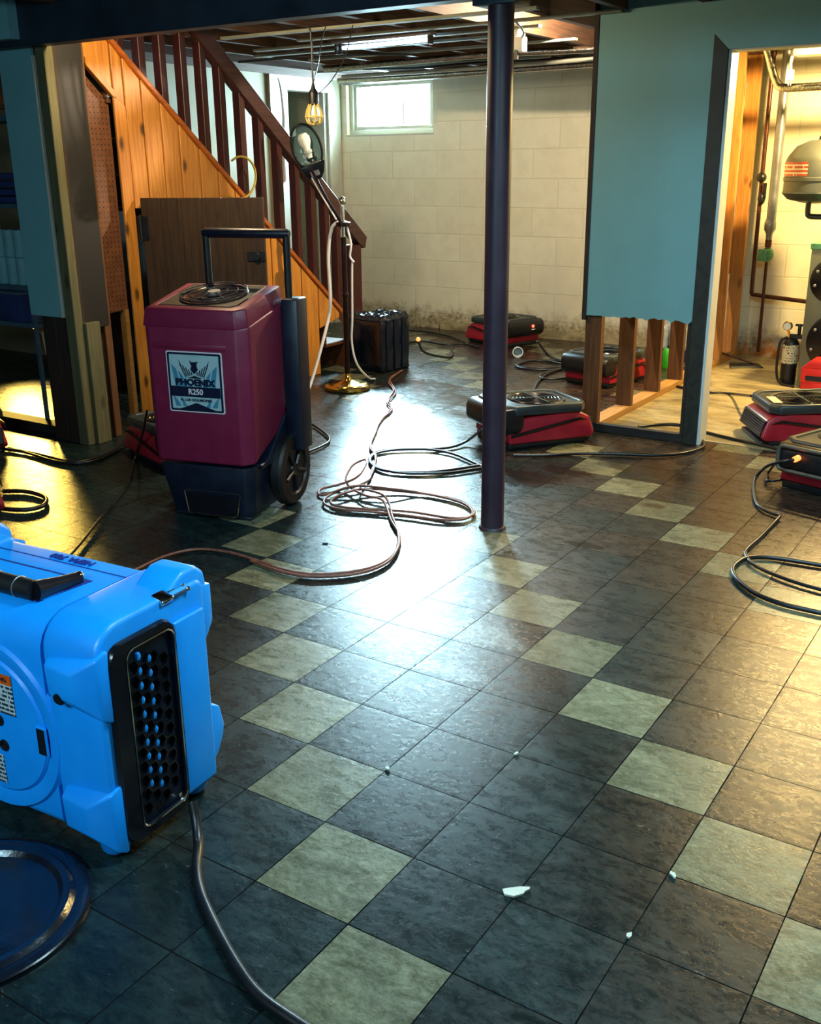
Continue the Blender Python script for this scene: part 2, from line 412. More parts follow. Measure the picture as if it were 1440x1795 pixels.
M['red'] = plain('red_shell', '#a01a2c', 0.34, var=0.1, bump=0.05, spec=0.55)
M['maroon'] = plain('maroon_rotomolded', '#74183a', 0.4, var=0.1, bump=0.25, bscale=220)
M['lid'] = plain('charcoal_lid', '#2b3436', 0.36, var=0.15, bump=0.12)
M['blue'] = plain('blue_rotomolded', '#0e98ff', 0.36, var=0.06, bump=0.08, bscale=220)
M['blue_dark'] = plain('blue_ink', '#0b2f86', 0.5, var=0.05)
M['chrome'] = plain('chrome', '#d8d8d8', 0.12, 1.0, var=0.05, bump=0)
M['brass'] = plain('polished_brass', '#c9a85a', 0.16, 1.0, var=0.1, bump=0)
M['brass_dark'] = plain('aged_bronze', '#2a1c1c', 0.3, 0.7, var=0.3)
M['steel'] = plain('galvanised_steel', '#8d9096', 0.4, 0.8, var=0.15)
M['foil'] = plain('foil_wrap', '#c8c8bd', 0.22, 1.0, var=0.3, scale=40, bump=1.0, bscale=70)
M['copper'] = plain('tarnished_copper', '#4f2c1e', 0.4, 0.5, var=0.35, scale=18)
M['grey_paint'] = plain('grey_tank_paint', '#4b4f48', 0.45, var=0.08)
M['boiler'] = plain('boiler_jacket', '#6f7264', 0.45, 0.3, var=0.15, scale=6)
M['green'] = plain('green_plastic', '#2fa31f', 0.4, var=0.1)
M['patina'] = plain('green_valve_paint', '#4f8a63', 0.5, var=0.3, scale=40)
M['red_box'] = plain('red_crate_plastic', '#e0241e', 0.4, var=0.08)
M['white'] = plain('white_plastic', '#d9dcd8', 0.45, var=0.05)
M['clear'] = plain('clear_plastic', '#b8c4c2', 0.15, var=0.3, scale=30, spec=0.8)
M['sticker'] = plain('sticker_silver', '#9db6bb', 0.35, var=0.06)
M['sticker_blue'] = plain('sticker_blue', '#3f7f9c', 0.35, var=0.06)
M['sticker_navy'] = plain('sticker_navy', '#0b1630', 0.35, var=0.1)
M['sticker_white'] = plain('sticker_edge', '#d9cfd6', 0.35, var=0.04)
M['orange_ink'] = plain('orange_ink', '#d65a18', 0.4, var=0.05)
M['label_text'] = label_material('printed_label', '#b9c8cc', '#2b3440', 22)
M['label_small'] = label_material('small_label', '#d8cfae', '#443a28', 14, 0.52)
M['label_red'] = label_material('red_label', '#cfc4ae', '#b2402f', 10, 0.36)
M['reflector'] = plain('grey_reflector', '#6f8c8e', 0.35, var=0.1)
M['bulb'] = plain('milky_bulb', '#e9efe9', 0.25, var=0.03, spec=0.6)
M['cage'] = plain('yellow_cage', '#d8bd6a', 0.4, var=0.1)
M['bag'] = plain('black_plastic_sheet', '#0b1422', 0.22, var=0.3, bump=0.6, bscale=24, spec=0.7)
M['cream'] = plain('cream_board', '#c7ab74', 0.8, var=0.12)
M['roll'] = plain('pale_blue_wrap', '#6fa0a8', 0.6, var=0.12)
M['shelf'] = plain('shelf_paint', '#3b5568', 0.5, var=0.2)
M['cloth'] = plain('navy_cloth', '#142a5c', 0.8, var=0.3)
M['cream_wall'] = plain('cream_plaster', '#857b60', 0.75, var=0.07, scale=4, bump=0.1)
M['grey_wall'] = plain('grey_green_wall', '#7f8a72', 0.75, var=0.12, scale=5)
M['paint_chip'] = plain('paint_chip', '#c9cdbf', 0.7, var=0.1)
M['glow_tube'] = glow('fluorescent_tube', '#cfeaff', 6.0)
M['glow_red'] = glow('red_indicator', '#ff4a38', 4.0)
M['glow_orange'] = glow('orange_plug_light', '#ff7a3a', 2.2)
def glass():
    n = NT('window_glass')
    tr = n.n.new('ShaderNodeBsdfTransparent'); gl = n.n.new('ShaderNodeBsdfGlossy'); mx = n.n.new('ShaderNodeMixShader')
    gl.inputs['Roughness'].default_value = 0.05
    n.put(mx.inputs[0], n.math('MULTIPLY_ADD', n.noise(5, 2), 0.05, 0.03))
    n.l.new(tr.outputs[0], mx.inputs[1]); n.l.new(gl.outputs[0], mx.inputs[2])
    n.l.new(mx.outputs[0], n.n['Material Output'].inputs[0]); return n.m
M['glass'] = glass()
# ================================================================== SETTING
def struct(name, mb, m, parent=None, **k):
    o = mb.build(name, m, parent, **k)
    if parent is None: o['kind'] = 'structure'
    return o
b = MB(); b.box(-26, 10.5, -13, 25, -0.5, 0); struct('floor', b, M['tiles'])
b = MB(); b.prism([(-1.78, 13.7), (10.4, 13.3), (10.4, 24.9), (-1.78, 24.9)], 'z', -0.02, 0.012); struct('floor', b, M['concrete'])
# back wall with the window opening; long room wall, then side and rear walls
b = MB()
WX0, WX1, WZ0, WZ1 = -17.25, -13.42, 7.0, 8.95
b.box(-26, WX0, 24.9, 25.9, 0, 10); b.box(WX1, 10.5, 24.9, 25.9, 0, 10); b.box(WX0, WX1, 24.9, 25.9, 0, WZ0); b.box(WX0, WX1, 24.9, 25.9, WZ1, 10)
struct('wall_back', b, M['block'], smooth=0)
b = MB(); b.box(-13.0, -1.9, 24.72, 24.9, 0, 0.28); struct('trim_1', b, M['concrete'])
b = MB(); b.box(-18.1, -17.6, 13.4, 20.9, 0, 10); b.box(-18.1, -17.6, 24.1, 24.9, 0, 10); b.box(-18.1, -17.6, 20.9, 24.1, 8.46, 10); b.box(-26, -18.1, 13.4, 13.9, 0, 10)
struct('wall_left', b, M['cream_wall'])
b = MB(); b.box(-20.6, -20.4, 20, 24.9, 0, 10); struct('wall_passage', b, M['grey_wall'])
b = MB(); b.box(-26.3, -26, -13, 25.9, 0, 10); struct('wall_pantry', b, M['cream_wall'])
b = MB(); b.box(10.5, 10.9, -13, 25.9, 0, 10); struct('wall_right', b, M['cream_wall'])
b = MB(); b.box(-26, 10.5, -13.4, -13, 0, 10); struct('wall_front', b, M['cream_wall'])
# ceiling: subfloor, joists, furring strips
ceil = thing('ceiling', (0, 0, 9.7), kind='structure')
b = MB(); b.box(-26, 10.5, -13, 25, 0, 0.2); b.build('subfloor', M['deck'], ceil)
def mesh_joist():
    b = MB(); b.box(-0.085, 0.085, -19, 19, -0.85, 0); return b.build('joist', M['joist'], ceil)
j0 = mesh_joist(); xs = [-23.8 + 1.7 * k for k in range(21)]
for k, x in enumerate(xs):
    j = j0 if k == 0 else j0.copy()
    if k: COL.objects.link(j); j.parent = ceil
    j.location = Vector((x + 0.1, 6, 0)) * T
b = MB(); b.box(-4.2, 4.2, -0.085, 0.085, -0.91, -0.85); f0 = b.build('furring_strip', M['furring'], ceil)
for k, (x, y) in enumerate(((-7.0, 11.7), (-8.2, 14.25), (-9.2, 15.4), (-8.6, 17.1), (-9.6, 19.0), (-11.0, 20.6), (-7.2, 22.6), (-5.8, 13.1))):
    j = f0 if k == 0 else f0.copy()
    if k: COL.objects.link(j); j.parent = ceil
    j.location = Vector((x, y, 0)) * T
# window
win = thing('window_1', (-15.33, 25.1, 7.0), kind='structure')
def frame_ring(x0, x1, z0, z1, w, y0, y1):
    b = MB(); b.box(x0, x1, y0, y1, z0, z0 + w); b.box(x0, x1, y0, y1, z1 - w, z1); b.box(x0, x0 + w, y0, y1, z0 + w, z1 - w); b.box(x1 - w, x1, y0, y1, z0 + w, z1 - w); return b
frame_ring(-1.92, 1.9, 0.0, 1.95, 0.16, 0.0, 0.3).bevel(0.015).build('window_frame', M['white_paint'], win)
frame_ring(-1.76, 1.74, 0.16, 1.79, 0.13, 0.08, 0.24).bevel(0.015).build('sash', M['white_paint'], win)
b = MB(); b.box(0.43, 0.47, 0.1, 0.2, 0.29, 1.66); b.build('mullion', M['white_paint'], win)
b = MB(); b.box(-1.63, 1.61, 0.14, 0.16, 0.29, 1.66); b.build('pane', M['glass'], win)
b = MB(); b.box(-1.95, 1.95, -0.2, 0.0, -0.12, 0.0, rot=Matrix.Rotation(0.12, 3, 'X')); b.build('sill', M['white_paint'], win)
# doorway in the long wall past the stairs: casing
d1 = thing('door_1', (-17.6, 22.9, 0), kind='structure')
b = MB(); b.box(0, 0.1, -2.08, -1.15, 0, 9.3); b.build('casing', M['white_paint'], d1)
b = MB(); b.box(0, 0.1, 1.22, 1.95, 0, 9.3); b.build('casing', M['white_paint'], d1)
b = MB(); b.box(0, 0.1, -1.15, 1.22, 8.46, 9.3); b.build('head_casing', M['white_paint'], d1)
b = MB(); b.box(-0.5, 0.0, 1.05, 1.22, 0, 8.46); b.build('door_jamb', M['white_paint'], d1)
# ---- partition at the utility room: studs, plates, drywall cut off at knee height, door casing
part = thing('wall_partition', (-2.16, 13.25, 0), kind='structure')
def sub(name, m, parent, ox, oy, *boxes, bev=0.0):
    b = MB()
    for q in boxes: b.box(q[0] - ox, q[1] - ox, q[2] - oy, q[3] - oy, q[4], q[5])
    if bev: b.bevel(bev, 1)
    return b.build(name, m, parent)
PX, PY = -2.16, 13.25
def pp(name, m, *boxes, bev=0.0): return sub(name, m, part, PX, PY, *boxes, bev=bev)
pp('sole_plate', M['plate_x'], (-2.16, 0.62, 13.27, 13.44, 0, 0.17))
pp('sole_plate', M['plate'], (-2.16, -1.77, 13.44, 24.9, 0.0, 0.17))
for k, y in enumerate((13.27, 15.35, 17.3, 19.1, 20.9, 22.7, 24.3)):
    pp('stud', M['stud_lit' if y > 20 else 'stud'], (-2.16, -1.77, y, y + 0.17, 0.17, 8.85))
pp('stud', M['stud_dark'], (0.2, 0.6, 13.27, 13.44, 0.17, 8.1))
pp('top_plate', M['stud'], (-2.16, -1.77, 13.25, 24.9, 8.85, 9.0))
pp('door_header', M['stud'], (0.2, 4.9, 13.27, 13.44, 8.1, 8.8))
pp('stud', M['stud'], (4.35, 4.75, 13.27, 13.44, 0, 8.1))
random.seed(3)
def ragged(x0, x1, z, amp, n=26):
    return [(x0 + (x1 - x0) * k / n, z + (random.random() - 0.5) * amp * (1 + 2.2 * (k / n > 0.45))) for k in range(n + 1)]
edge = ragged(-2.12, 0.32, 2.66, 0.03)
b = MB(); b.prism([(u - PX, v) for u, v in edge] + [(0.32 - PX, 9.6), (-2.12 - PX, 9.6)], 'y', -0.06, 0.0); b.build('drywall', M['teal_paint'], part, smooth=0)
pp('drywall', M['teal_paint'], (0.32, 8.5, 13.19, 13.25, 8.2, 9.6))
pp('drywall', M['teal_paint'], (4.75, 8.5, 13.19, 13.25, 0, 8.2))
pp('drywall_edge', M['stud_dark'], (-2.22, -2.12, 13.17, 13.26, 2.55, 9.6))
pp('drywall', M['paper'], (-2.24, -2.17, 13.27, 24.8, 2.6, 9.4))
b = MB(); b.prism([(0.31, 0.0), (0.62, 0.0), (0.62, 7.98), (0.31, 8.28)], 'y', -0.02, 0.0)
b.xf(Matrix.Translation((-PX, 0, 0))); b.bevel(0.01, 1)
b2 = b; 
for v in b2.bm.verts: v.co.y = v.co.y * 5 - 0.0
b2.build('door_casing', M['casing'], part)
b = MB(); b.prism([(0.31, 8.28), (0.62, 7.98), (4.6, 7.98), (4.9, 8.28)], 'y', -0.1, 0.0); b.xf(Matrix.Translation((-PX, 0, 0))); b.build('door_casing', M['teal_paint'], part)
pp('door_jamb', M['white'], (0.6, 0.68, 13.2, 13.66, 0, 7.95), bev=0.008)
pp('door_jamb', M['white_paint'], (4.27, 4.35, 13.2, 13.66, 0, 7.95), bev=0.008)
pp('door_jamb', M['white_paint'], (0.6, 4.35, 13.2, 13.66, 7.95, 8.05), bev=0.008)
# ---- framed wall on the left under the beam
lw = thing('wall_framed', (-11.0, 6.2, 0), kind='structure')
def lp(name, m, *boxes, bev=0.0): return sub(name, m, lw, -11.0, 6.2, *boxes, bev=bev)
lp('drywall', M['teal_paint'], (-12.34, -11.3, 6.16, 6.24, 2.83, 8.3))
lp('drywall_edge', M['white_paint'], (-11.3, -11.26, 6.15, 6.24, 2.83, 8.05))
lp('stud', M['stud_old'], (-11.22, -10.93, 6.18, 6.4, 0, 8.3), bev=0.015)
lp('stud', M['stud_old'], (-11.0, -10.86, 6.42, 6.8, 0.0, 2.7), bev=0.01)
lp('stud', M['stud_dark'], (-11.62, -11.24, 6.22, 6.4, 0.0, 8.3), bev=0.01)
lp('stud', M['stud_dark'], (-12.1, -11.66, 6.24, 6.42, 0.0, 8.3), bev=0.01)
lp('sole_plate', M['plate_x'], (-24, -11.3, 6.5, 6.9, 0, 0.2))
b = MB(); b.prism([(0.2, 2.5), (0.98, 2.58), (0.98, 9.0), (0.2, 9.0)], 'x', -0.06, 0.0); b.build('pegboard', M['peg_shaded'], lw, smooth=0)
b = MB(); b.prism([(0.2, 2.5), (0.3, 2.42), (0.3, 9.0), (0.2, 9.0)], 'x', 0.0, 0.03); b.build('batten', M['stud_dark'], lw, smooth=0)
lp('stud', M['stud_dark'], (-11.3, -11.1, 6.85, 7.05, 0, 8.6))
lp('stud', M['stud'], (-11.3, -11.02, 7.06, 7.25, 0, 8.6), bev=0.01)
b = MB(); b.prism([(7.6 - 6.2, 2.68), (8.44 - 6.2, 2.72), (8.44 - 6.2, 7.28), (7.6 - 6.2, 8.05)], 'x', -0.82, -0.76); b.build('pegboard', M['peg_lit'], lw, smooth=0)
lp('stud', M['plate'], (-11.9, -11.72, 8.3, 8.42, 0.1, 2.72))
lp('soffit', M['teal_paint'], (-15.5, -11.15, 5.6, 6.6, 8.3, 9.4))
# closet back, added to block pantry light; its dark colour paints the shade
b = MB(); b.prism([(9.6, 0), (17.0, 0), (17.0, 1.2), (9.6, 7.4)], 'x', -15.8, -15.7); struct('closet_shade_wall', b, M['stud_dark'])
# ---- beam
b = MB(); b.box(-25, 9.5, -0.22, 0.22, 0, 0.1); b.box(-25, 9.5, -0.05, 0.05, 0.1, 0.7); b.box(-25, 9.5, -0.22, 0.22, 0.7, 0.8); b.box(-25, 9.5, -0.24, -0.2, -0.02, 0.82)
o = b.bevel(0.012, 1).build('ceiling_beam', M['beam']); o.location = Vector((0, 6.06, 8.2)) * T
tag(o, 'long dark blue steel beam across the top of the picture', 'beam')

# ================================================================== POST
post = thing('steel_post', (-0.62, 6.11, 0), label='round dark plum steel column holding the ceiling beam mid-room', cat='post')
b = MB(); b.cyl((0, 0, 0), (0, 0, 8.08), 0.195, 40); b.build('shaft', M['post'], post)
b = MB(); b.box(-0.35, 0.35, -0.25, 0.25, 8.08, 8.17); b.bevel(0.01).build('cap_plate', M['beam'], post)
b = MB(); b.lathe([(0.235, 0.0), (0.225, 0.03), (0.205, 0.05), (0.19, 0.05)], n=32); b.build('base_collar', M['post'], post)

# ================================================================== STAIRS
st = thing('staircase', (-11.55, 17.4, 0), label='straight staircase with knotty pine side and dark red slat railing', cat='staircase')
SX, SY = -11.55, 17.4
capz = lambda y: 8.55 - 0.84 * (y - 8.36)
b = MB(); y = 7.7; edges = [7.66, 8.43, 8.75, 9.25, 9.8, 10.35, 10.99, 11.62, 12.2, 12.85, 13.5, 14.1, 14.75, 15.5, 16.5]
for y0, y1 in zip(edges, edges[1:]):
    z0 = z1 = 0.0
    if y1 <= 8.43: z0, z1 = 8.02, 7.38
    elif y0 >= 8.75 and y1 <= 11.62: z0 = z1 = 5.0
    elif y0 >= 15.5: z0, z1 = 1.35, 1.55
    t0, t1 = min(capz(y0), 9.4), min(capz(y1), 9.4)
    g = 0.024
    b.prism([(y0 + g - SY, z0), (y1 - g - SY, z1), (y1 - g - SY, t1), (y0 + g - SY, t0)], 'x', -0.1, 0.0)
b.bevel(0.014, 1); b.build('side_panel', M['pine'], st)
b = MB(); b.prism([(7.7 - SY, 8.05), (8.43 - SY, 7.4), (8.75 - SY, 5.02), (11.62 - SY, 5.02), (11.62 - SY, 0.02), (15.5 - SY, 0.02), (15.5 - SY, 1.4), (16.45 - SY, 1.58), (16.45 - SY, capz(16.45)), (7.7 - SY, capz(7.7))], 'x', -0.14, -0.105); b.build('groove_shade', M['stud_dark'], st)  # dark sheet added behind the boards to put shade into the grooves
b = MB(); b.prism([(8.38 - SY, 0), (8.7 - SY, 0), (8.7 - SY, 7.2), (8.38 - SY, 7.42)], 'x', 0.0, 0.06); b.bevel(0.01, 1).build('door_trim', M['pine'], st)
b = MB(); b.prism([(7.7 - SY, 7.98), (8.43 - SY, 7.33), (8.5 - SY, 7.45), (7.7 - SY, 8.16)], 'x', 0.0, 0.06); b.bevel(0.01, 1).build('notch_trim', M['pine'], st)
b = MB(); y0, y1 = 7.4, 17.2
b.prism([(y0 - SY, capz(y0)), (y1 - SY, capz(y1)), (y1 - SY, capz(y1) + 0.16), (y0 - SY, capz(y0) + 0.16)], 'x', -0.3, 0.07); b.bevel(0.02, 1).build('cap_trim', M['pine_cap'], st)
rz = lambda y: 9.03 - 0.8125 * (y - 11.59)
b = MB(); b.prism([(10.6 - SY, rz(10.6)), (18.0 - SY, 3.83), (17.9 - SY, 3.5), (17.76 - SY, 3.5), (17.2 - SY, rz(17.2) - 0.52), (10.6 - SY, rz(10.6) - 0.52)], 'x', -0.28, 0.02)
b.bevel(0.02, 1).build('handrail', M['rail'], st)
b = MB(); b.box(-0.36, 0.0, 17.2 - SY, 17.7 - SY, 0, 3.62); b.bevel(0.02, 1).build('newel_post', M['redwood'], st)
for y in (8.72, 9.34, 9.98, 10.65, 11.3, 11.93, 12.62, 13.31, 14.02, 14.74, 15.4, 16.02, 16.55):
    b = MB(); top = min(9.4, rz(y) - 0.1) if y > 10.6 else 9.4
    b.box(-0.3, -0.06, 0, 0.2, capz(y) + 0.05, top); b.bevel(0.012, 1)
    o = b.build('baluster', M['redwood'], st); o.location = Vector((0, y - SY, 0)) * T
for k in range(10):
    z = 0.82 * (k + 1); yy = 16.9 - 0.95 * k
    b = MB(); b.box(-4.1, -0.12, -0.95, 0.12, z - 0.12, z); o = b.bevel(0.02, 1).build('tread', M['tread'], st); o.location = Vector((0, yy - SY, 0)) * T
    b = MB(); b.box(-4.1, -0.12, -0.06, 0.0, z - 0.82, z - 0.12); o = b.build('riser', M['tread'], st); o.location = Vector((0, yy - SY, 0)) * T
# closet door standing open
dr = thing('plank_door', (-11.38, 8.78, 0.12), 20.5, 'dark aged plank closet door standing open behind the dehumidifier', 'door')
b = MB()
for k in range(6):
    b.box(0.5 * k + 0.012, 0.5 * k + 0.488, -0.05, 0.05, 0, 5.12)
b.box(0.02, 2.98, -0.035, 0.035, 0.02, 5.1); b.bevel(0.014, 1); b.build('planks', M['door_wood'], dr)
b = MB(); b.box(-0.1, 0.18, -0.075, -0.05, 4.18, 4.72); b.cyl((0.0, -0.09, 4.15), (0.0, -0.09, 4.75), 0.035, 10); b.bevel(0.01, 1).build('hinge', M['black'], dr)
b = MB(); b.box(2.55, 2.99, -0.07, -0.05, 3.72, 3.95); b.cyl((2.8, -0.12, 3.83), (2.8, -0.05, 3.83), 0.09, 14); b.bevel(0.01, 1).build('latch', M['black'], dr)
# yellow cable loop hung on the railing
b = MB(); pts = [(-11.36 + 0.1 * math.sin(t * 0.7), 12.18 + 0.62 * math.cos(t), 5.62 + 0.52 * math.sin(t)) for t in [2.2 - 0.26 * k for k in range(18)]]
o = b.tube(smooth_path(pts, 3), 0.03, 8).build('cable_loop', M['yellow_cord'], loc=pts[0]); tag(o, 'yellow cable loop hooked over the stair trim by the railing', 'cable')

# ================================================================== DEHUMIDIFIER
dh = thing('dehumidifier', (-5.13, 3.9, 0), 14, 'large maroon wheeled dehumidifier with black base and tall handle', 'dehumidifier')
# local: x across the front, +y towards the back, front face at y = 0
b = MB()
prof = [(-0.97, 0.05), (-0.88, -0.02), (0.8, -0.02), (0.97, 0.14), (0.97, 1.62), (-0.97, 1.62)]
b.prism(prof, 'z', 1.02, 3.5, None)
for v in b.bm.verts:      # front corners lean out towards the top; lower rear edge rises
    f = (v.co.z - 1.02) / 2.48
    v.co.x *= 0.97 + 0.03 * f
    if v.co.z < 1.1 and v.co.y > 1.0: v.co.z = 1.62
    if v.co.z > 3.3: v.co.z = 3.38 + 0.18 * v.co.y
b.bevel(0.05, 3, 20); b.build('shell', M['maroon'], dh)
b = MB()
ring = [(-0.97, -0.02), (0.8, -0.02), (0.96, 0.13), (0.96, 1.5), (-0.97, 1.5)]
inn = [(-0.78, 0.16), (0.62, 0.16), (0.72, 0.26), (0.72, 1.38), (-0.74, 1.38)]
lo = [b.bm.verts.new((x, y, 3.42)) for x, y in ring]; hi = [b.bm.verts.new((x * 0.95, 0.75 + (y - 0.75) * 0.95, 3.72)) for x, y in ring]
h2 = [b.bm.verts.new((x, y, 3.74)) for x, y in inn]; l2 = [b.bm.verts.new((x, y, 3.45)) for x, y in inn]
for A_, B_ in ((lo, hi), (hi, h2), (h2, l2), (l2, lo)):
    for k in range(5): b.bm.faces.new([A_[k], A_[(k + 1) % 5], B_[(k + 1) % 5], B_[k]])
for v in b.bm.verts: v.co.z += -0.06 + 0.18 * v.co.y
b.bevel(0.025, 2); b.build('top_rim', M['maroon'], dh)
b = MB(); b.prism([(-0.8, -0.035), (0.6, -0.035), (0.6, 0.0), (-0.8, 0.0)], 'z', 3.0, 3.1); b.bevel(0.02, 2).build('grip_ledge', M['maroon'], dh)
# intake top plate and fan guard
b = MB(); b.prism([(-0.76, 0.18), (0.6, 0.18), (0.7, 0.28), (0.7, 1.45), (-0.76, 1.45)], 'z', 3.42, 3.67)
for v in b.bm.verts: v.co.z += 0.18 * v.co.y
b.bevel(0.02, 1).build('top_plate', M['rubber'], dh)
fg = thing('fan_guard', (-0.02, 0.80, 3.815)); fg.parent = dh; fg.rotation_euler = (math.atan(0.18), 0, 0)
b = MB(); b.lathe([(0.0, 0.0), (0.56, 0.0), (0.58, 0.015), (0.6, 0.0)], n=40); b.build('fan_opening', M['black_gloss'], fg)
b = MB()
for r in (0.24, 0.42, 0.58):
    b.tube([(r * math.cos(2 * PI * k / 40), r * math.sin(2 * PI * k / 40), 0.05) for k in range(40)], 0.012, 6, closed=True)
for k in range(6): b.cyl((0, 0, 0.06), (0.58 * math.cos(k * PI / 3 + .3), 0.58 * math.sin(k * PI / 3 + .3), 0.05), 0.012, 6)
b.build('wire_guard', M['navy'], fg)
b = MB(); b.lathe([(0, 0.08), (0.1, 0.075), (0.13, 0.05), (0.13, 0.03)], n=20); b.build('fan_hub', M['steel'], fg)
# black base
b = MB()
b.prism([(-0.7, 0.12), (-0.66, 0.08), (0.7, 0.08), (0.82, 0.25), (0.82, 1.15), (-0.7, 1.15)], 'z', 0.06, 0.98)
for v in b.bm.verts:
    if v.co.z > 0.5: v.co.x *= 1.28 if v.co.x < 0 else 1.13; v.co.y = v.co.y * 1.0 - (0.09 if v.co.y < 0.5 else -0.45)
b.box(-0.72, -0.35, 0.1, 0.5, 0, 0.07); b.box(0.45, 0.8, 0.1, 0.5, 0, 0.07)
b.bevel(0.04, 2).build('base', M['navy'], dh)
b = MB(); b.prism([(0.3, 0.9), (1.62, 0.9), (1.62, 1.75), (1.28, 1.66), (0.55, 1.04), (0.25, 1.0)], 'x', -0.985, 0.985); b.bevel(0.02, 1).build('rear_skirt', M['navy'], dh)
vn = thing('exhaust_vent', (0.05, 0.06, 0.28)); vn.parent = dh; vn.rotation_euler = (-0.115, 0, 0)
q = [(-0.52, 0.22), (0.6, 0.22), (0.54, -0.2), (-0.42, -0.2)]
b = MB(); b.prism(q, 'y', -0.035, 0.05); b.build('vent_recess', M['black_gloss'], vn)
b = MB(); rp = []
for k in range(4):
    p, r_ = Vector(q[k]), Vector(q[(k + 1) % 4])
    for t in (0.06, 0.5, 0.94): rp.append((p.x + (r_.x - p.x) * t, -0.04, p.y + (r_.y - p.y) * t))
b.tube(rp, 0.012, 6, closed=True).build('vent_rim', M['chrome'], vn)
# handle
b = MB(); b.box(0.98, 1.3, 1.3, 1.75, 1.0, 3.72); b.bevel(0.05, 2).build('handle_sleeve', M['navy'], dh)
b = MB(); b.box(-1.0, -0.72, 1.3, 1.75, 1.0, 3.62); b.bevel(0.05, 2).build('handle_sleeve', M['navy'], dh)
for hx in (-0.5, 1.06):
    b = MB(); b.tube([(hx, 1.5, 3.3), (hx, 1.5, 4.78)], 0.065, 12); b.build('handle_tube', M['black'], dh)
b = MB(); b.tube([(-0.56, 1.5, 4.8), (-0.5, 1.5, 4.8), (1.06, 1.5, 4.8), (1.12, 1.5, 4.8)], [0.06, 0.085, 0.085, 0.06], 14); b.build('handle_grip', M['navy'], dh)
# wheels
for sx in (1, -1):
    wh = thing('wheel', (sx * 1.03, 1.28, 0.66)); wh.parent = dh
    ry = Matrix.Rotation(PI / 2 * sx, 3, 'Y')
    b = MB(); b.lathe([(0.3, -0.12), (0.62, -0.12), (0.66, -0.07), (0.66, 0.07), (0.62, 0.12), (0.46, 0.13), (0.44, 0.09)], n=40, rot=ry); b.build('tire', M['rubber'], wh)
    b = MB(); b.lathe([(0.0, 0.1), (0.1, 0.1), (0.12, 0.07), (0.44, 0.09), (0.44, 0.0)], n=40, rot=ry)
    for k in range(5):
        a = 2 * PI * k / 5; b.cyl(ry @ Vector((0.1 * math.cos(a), 0.1 * math.sin(a), 0.1)), ry @ Vector((0.4 * math.cos(a), 0.4 * math.sin(a), 0.11)), 0.035, 6)
    b.build('wheel_hub', M['black'], wh)
# name plate on the front
pl = thing('name_plate', (-0.02, -0.035, 2.45)); pl.parent = dh
tag(pl, 'silver blue name plate with bird emblem and lettering')
fr = (PI / 2, 0, 0)
b = MB(); b.prism(rrect(1.06, 1.04, 0.03), 'y', 0, 0.02); b.build('plate_edge', M['sticker_white'], pl)
b = MB(); b.prism(rrect(1.02, 1.0, 0.03), 'y', -0.004, 0); b.build('plate_border', M['sticker_navy'], pl)
b = MB(); b.prism(rrect(0.94, 0.93, 0.01), 'y', -0.008, -0.004); b.build('plate_face', M['sticker'], pl)
b = MB()
for sx in (-1, 1):
    for (x0, x1, z0, z1, lean) in ((0.44, 0.33, -0.08, 0.3, .06), (0.32, 0.22, -0.08, 0.2, .08), (0.2, 0.12, -0.08, 0.1, .08), (0.44, 0.34, -0.42, -0.24, .04), (0.3, 0.22, -0.42, -0.24, .04)):
        b.prism([(sx * (x1 - lean), z0), (sx * (x0 - lean), z0), (sx * x0, z1), (sx * (x1 + 0.02), z1 - 0.08)], 'y', -0.0095, -0.008)
b.build('plate_feathers', M['sticker_blue'], pl, smooth=0)
b = MB()   # emblem: bird with raised wings
E = lambda x, z: (x * 0.92, 0.165 + (z - 0.05) * 0.76)
def em(*pts): b.prism([E(*t) for t in pts], 'y', -0.012, -0.0095)
em((-0.07, 0.25), (-0.09, 0.33), (-0.05, 0.29), (0.03, 0.29), (0.1, 0.31), (0.06, 0.25), (0.055, 0.2), (0.08, 0.12), (0.0, 0.02), (-0.08, 0.12), (-0.05, 0.2))
for sx in (-1, 1):
    for k in range(5):
        x = 0.045 + 0.033 * k; em((sx * x, -0.012 * k), (sx * (x + 0.02), -0.005 - 0.012 * k), (sx * (x + 0.025 + 0.026 * k), 0.07 + 0.045 * k), (sx * (x + 0.003 + 0.026 * k), 0.07 + 0.045 * k))
    em((sx * 0.26, 0.2), (sx * 0.285, 0.24), (sx * 0.33, 0.34), (sx * 0.29, 0.28))
em((-0.16, -0.075), (0.16, -0.075), (0.0, -0.015))
b.build('emblem', M['sticker_navy'], pl, smooth=0)
b = MB(); b.prism([(-0.32, -0.465), (0.36, -0.465), (0.0, -0.35)], 'y', -0.012, -0.0095); b.build('plate_chevron', M['sticker_navy'], pl, smooth=0)
b = MB(); b.box(-0.47, 0.47, -0.0125, -0.0095, -0.25, -0.075); b.build('model_band', M['sticker_navy'], pl)
text('brand_lettering', 'PHOENIX', 0.15, M['sticker_navy'], pl, (0.0, -0.0125, -0.005), fr, 0.0085, 1.16)
text('model_lettering', 'R250', 0.135, M['sticker_white'], pl, (0.0, -0.0145, -0.165), fr, 0.003)
text('type_lettering', 'XL LGR DEHUMIDIFIER', 0.06, M['sticker_navy'], pl, (0.0, -0.0125, -0.305), fr, 0.001)

